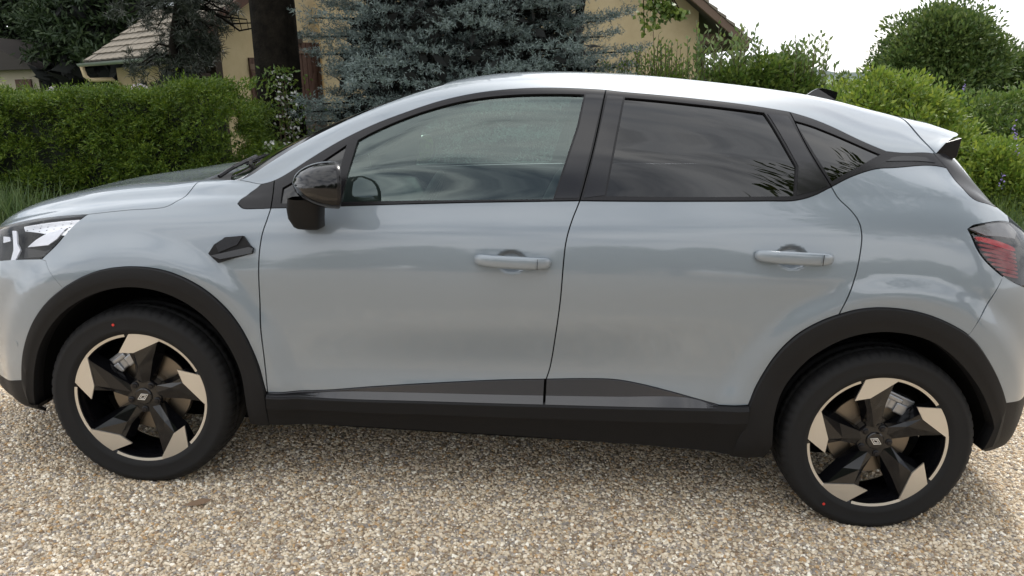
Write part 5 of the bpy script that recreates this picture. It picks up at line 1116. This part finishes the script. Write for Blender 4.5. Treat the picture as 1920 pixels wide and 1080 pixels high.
shrub('green_bush', 'dark green bush below the far wooded hill', 'bush', (6.6, 15, .45), (1.5, 1.2, .85), 9000, .10, 'tree_green', lobes=50, shell=.4)
shrub('green_bush', 'broad green bush in the border past the violet flowered bush', 'bush', (7.6, 9.0, .15), (1.3, .8, .95), 12000, .07, 'bush_mid', lobes=50, shell=.4)
shrub('garden_tree', 'leafy tree at the far end of the flower border', 'tree', (13.5, 14.5, 1.2), (2.0, 1.8, 1.9), 12000, .15, 'tree_green', lobes=50, trunk=.15, shell=.35)
shrub('garden_tree', 'leafy tree past the far end of the yew hedge', 'tree', (-12.5, 13., 2.4), (1.9, 1.7, 1.9), 10000, .15, 'tree_green', lobes=45, trunk=.15, shell=.35)
# leafy branch hanging at the corner of the gable wall
br = []; tw = []
for k in range(9):
    x = 1.58+.055*k; z1 = 2.62-.05*k; zl = 1.98+.30*abs(math.sin(k*1.7)); tw.append(([(1.5, 9.7, 3.1), (x, 9.6, z1), (x+.03, 9.6, zl)], [.012, .007, .003])); n = 60; t = RNG.random(n)**.7; P = np.c_[x+.03*t+.035*RNG.normal(size=n), 9.6+.05*RNG.normal(size=n), z1+(zl-z1)*t]; d = rdir(n); d[:, 2] = -.6-.4*RNG.random(n); br.append(leaves(P, unit(d), .062, .052, .3))
tw.append(([(1.0, 12.6, float(gz(1., 12.6))-.1), (1.05, 12.5, 2.), (1.2, 11.5, 3.4), (1.5, 9.7, 3.1)], [.10, .08, .05, .012])); n = 2500; P = np.array([1.3, 11., 3.7])+RNG.normal(size=(n, 3))*np.array([.5, .7, .35]); br.append(leaves(P, rdir(n, -.3), .065, .055))
V, Fc = cat(br); sv, sf = tubes(tw); plant('leafy_tree', 'leafy tree whose branch hangs over the cream gable wall', 'tree', bg_(1.0, 12.6), [('crown', V, Fc, 'laurel'), ('trunk', sv, sf, 'bark')])
# bright shrub and dark one by the far cottage
shrub('garden_tree', 'bright leafy tree at the left of the cottage', 'tree', (-10.85, 16.5, 1.95), (.62, .6, 1.0), 5000, .11, 'bush_light', lobes=30, trunk=.08)
# far wooded hill
hx = np.linspace(20, 420, 60); r1 = [(x, 300+20*math.sin(x*.05), -6) for x in hx]; r2 = [(x, 330, 1.2+2.6*math.sin(x*.021+.4)+1.1*math.sin(x*.17)+.7*random.random()) for x in hx]; r3 = [(x, 420, 2+2*math.sin(x*.03)) for x in hx]; r4 = [(x, 600, -6) for x in hx]
h = loft('hill', [r1, r2, r3, r4], 'hill_green', None); h['kind'] = 'structure'
# grass tufts at the bumper and by the tail
def tuft(label, c, n, h, rad, m='grass', name='grass_tuft', lean=.5):
    b = bg_(*c); P = b+np.c_[RNG.normal(size=(n, 2))*rad, np.zeros(n)-.02]; P[:, 2] = gz(P[:, 0], P[:, 1])-.01; d = unit(np.c_[RNG.normal(size=(n, 2))*lean, np.ones(n)]); v, f = leaves(P, d, h*(.5+.7*RNG.random(n)), .010, .6); e = empty(name, tuple(b)); tag(e, label, 'grass'); ob('blade', v-b, f, m, e); e.children[0]['kind'] = 'stuff'
tuft('long grass tuft at the foot of the yew hedge', (-5.15, 7.9), 900, .42, .30)
tuft('tall grass clump behind the tail light', (4.75, 7.6), 900, .75, .22, lean=.35)
tuft('loose grass clump under the sunny bushes', (5.5, 7.9), 900, .60, .30)
# low stone kerb behind the tail
mat('stone', (.42, .36, .27), .9, var=(.30, .25, .19), vscale=9, bump=.5, bscale=30)
kb = empty('stone_edging', tuple(bg_(4.6, 6.7))); tag(kb, 'low edging of pale stones behind the tail of the car', 'edging')
for k in range(14):
    x = 3.2+.26*k; b = MB().box((0, 0, 0), (.24+.03*random.random(), .2, .16)); o = b.ob('stone', 'stone', kb, bevel=.025); o.location = bg_(x, 6.7+.03*random.random(), .05)-bg_(4.6, 6.7); o.rotation_euler = (.05*random.gauss(0, 1), .07, .1*random.gauss(0, 1))
# things lying on the gravel
lf_ = MB(); lf_.add([(-.045, 0, 0), (-.02, .013, .006), (.02, .012, .010), (.05, .002, .004), (.02, -.012, .002), (-.02, -.011, 0)], [(0, 1, 5), (1, 2, 4, 5), (2, 3, 4)]); mat('dead_leaf', (.20, .13, .08), .8)
o = lf_.ob('dry_leaf', 'dead_leaf'); o.location = bg_(-1.13, 2.55, .016); o.rotation_euler = (.1, .1, .5); tag(o, 'dry brown curled leaf lying on the gravel by the front wheel', 'leaf')
tuft('tiny green weed sprouting from the gravel', (.06, 2.16), 34, .035, .035, name='weed_sprig', lean=1.5)
# tree behind the photographer, mirrored in the glass and paint
shrub('garden_tree', 'broad leafy tree across the drive facing the rear door', 'tree', (5.1, -1.0, 4.5), (2.1, 3.5, 2.0), 16000, .20, 'tree_green', lobes=60, trunk=.22, shell=.3)
for k in range(6):  # unseen row added to block low sky and deepen shade under the car
    shrub('sky_blocker_tree', 'leafy tree in an added unseen row blocking the low sky behind the camera', 'tree', (-16.5+6.2*k, -11.5+random.gauss(0, .6), 1.5+.4*random.random()), (3.6, 1.8, 2.6), 6500, .34, 'tree_green', 'added trees blocking the low sky', lobes=36, trunk=.2, width=.6)
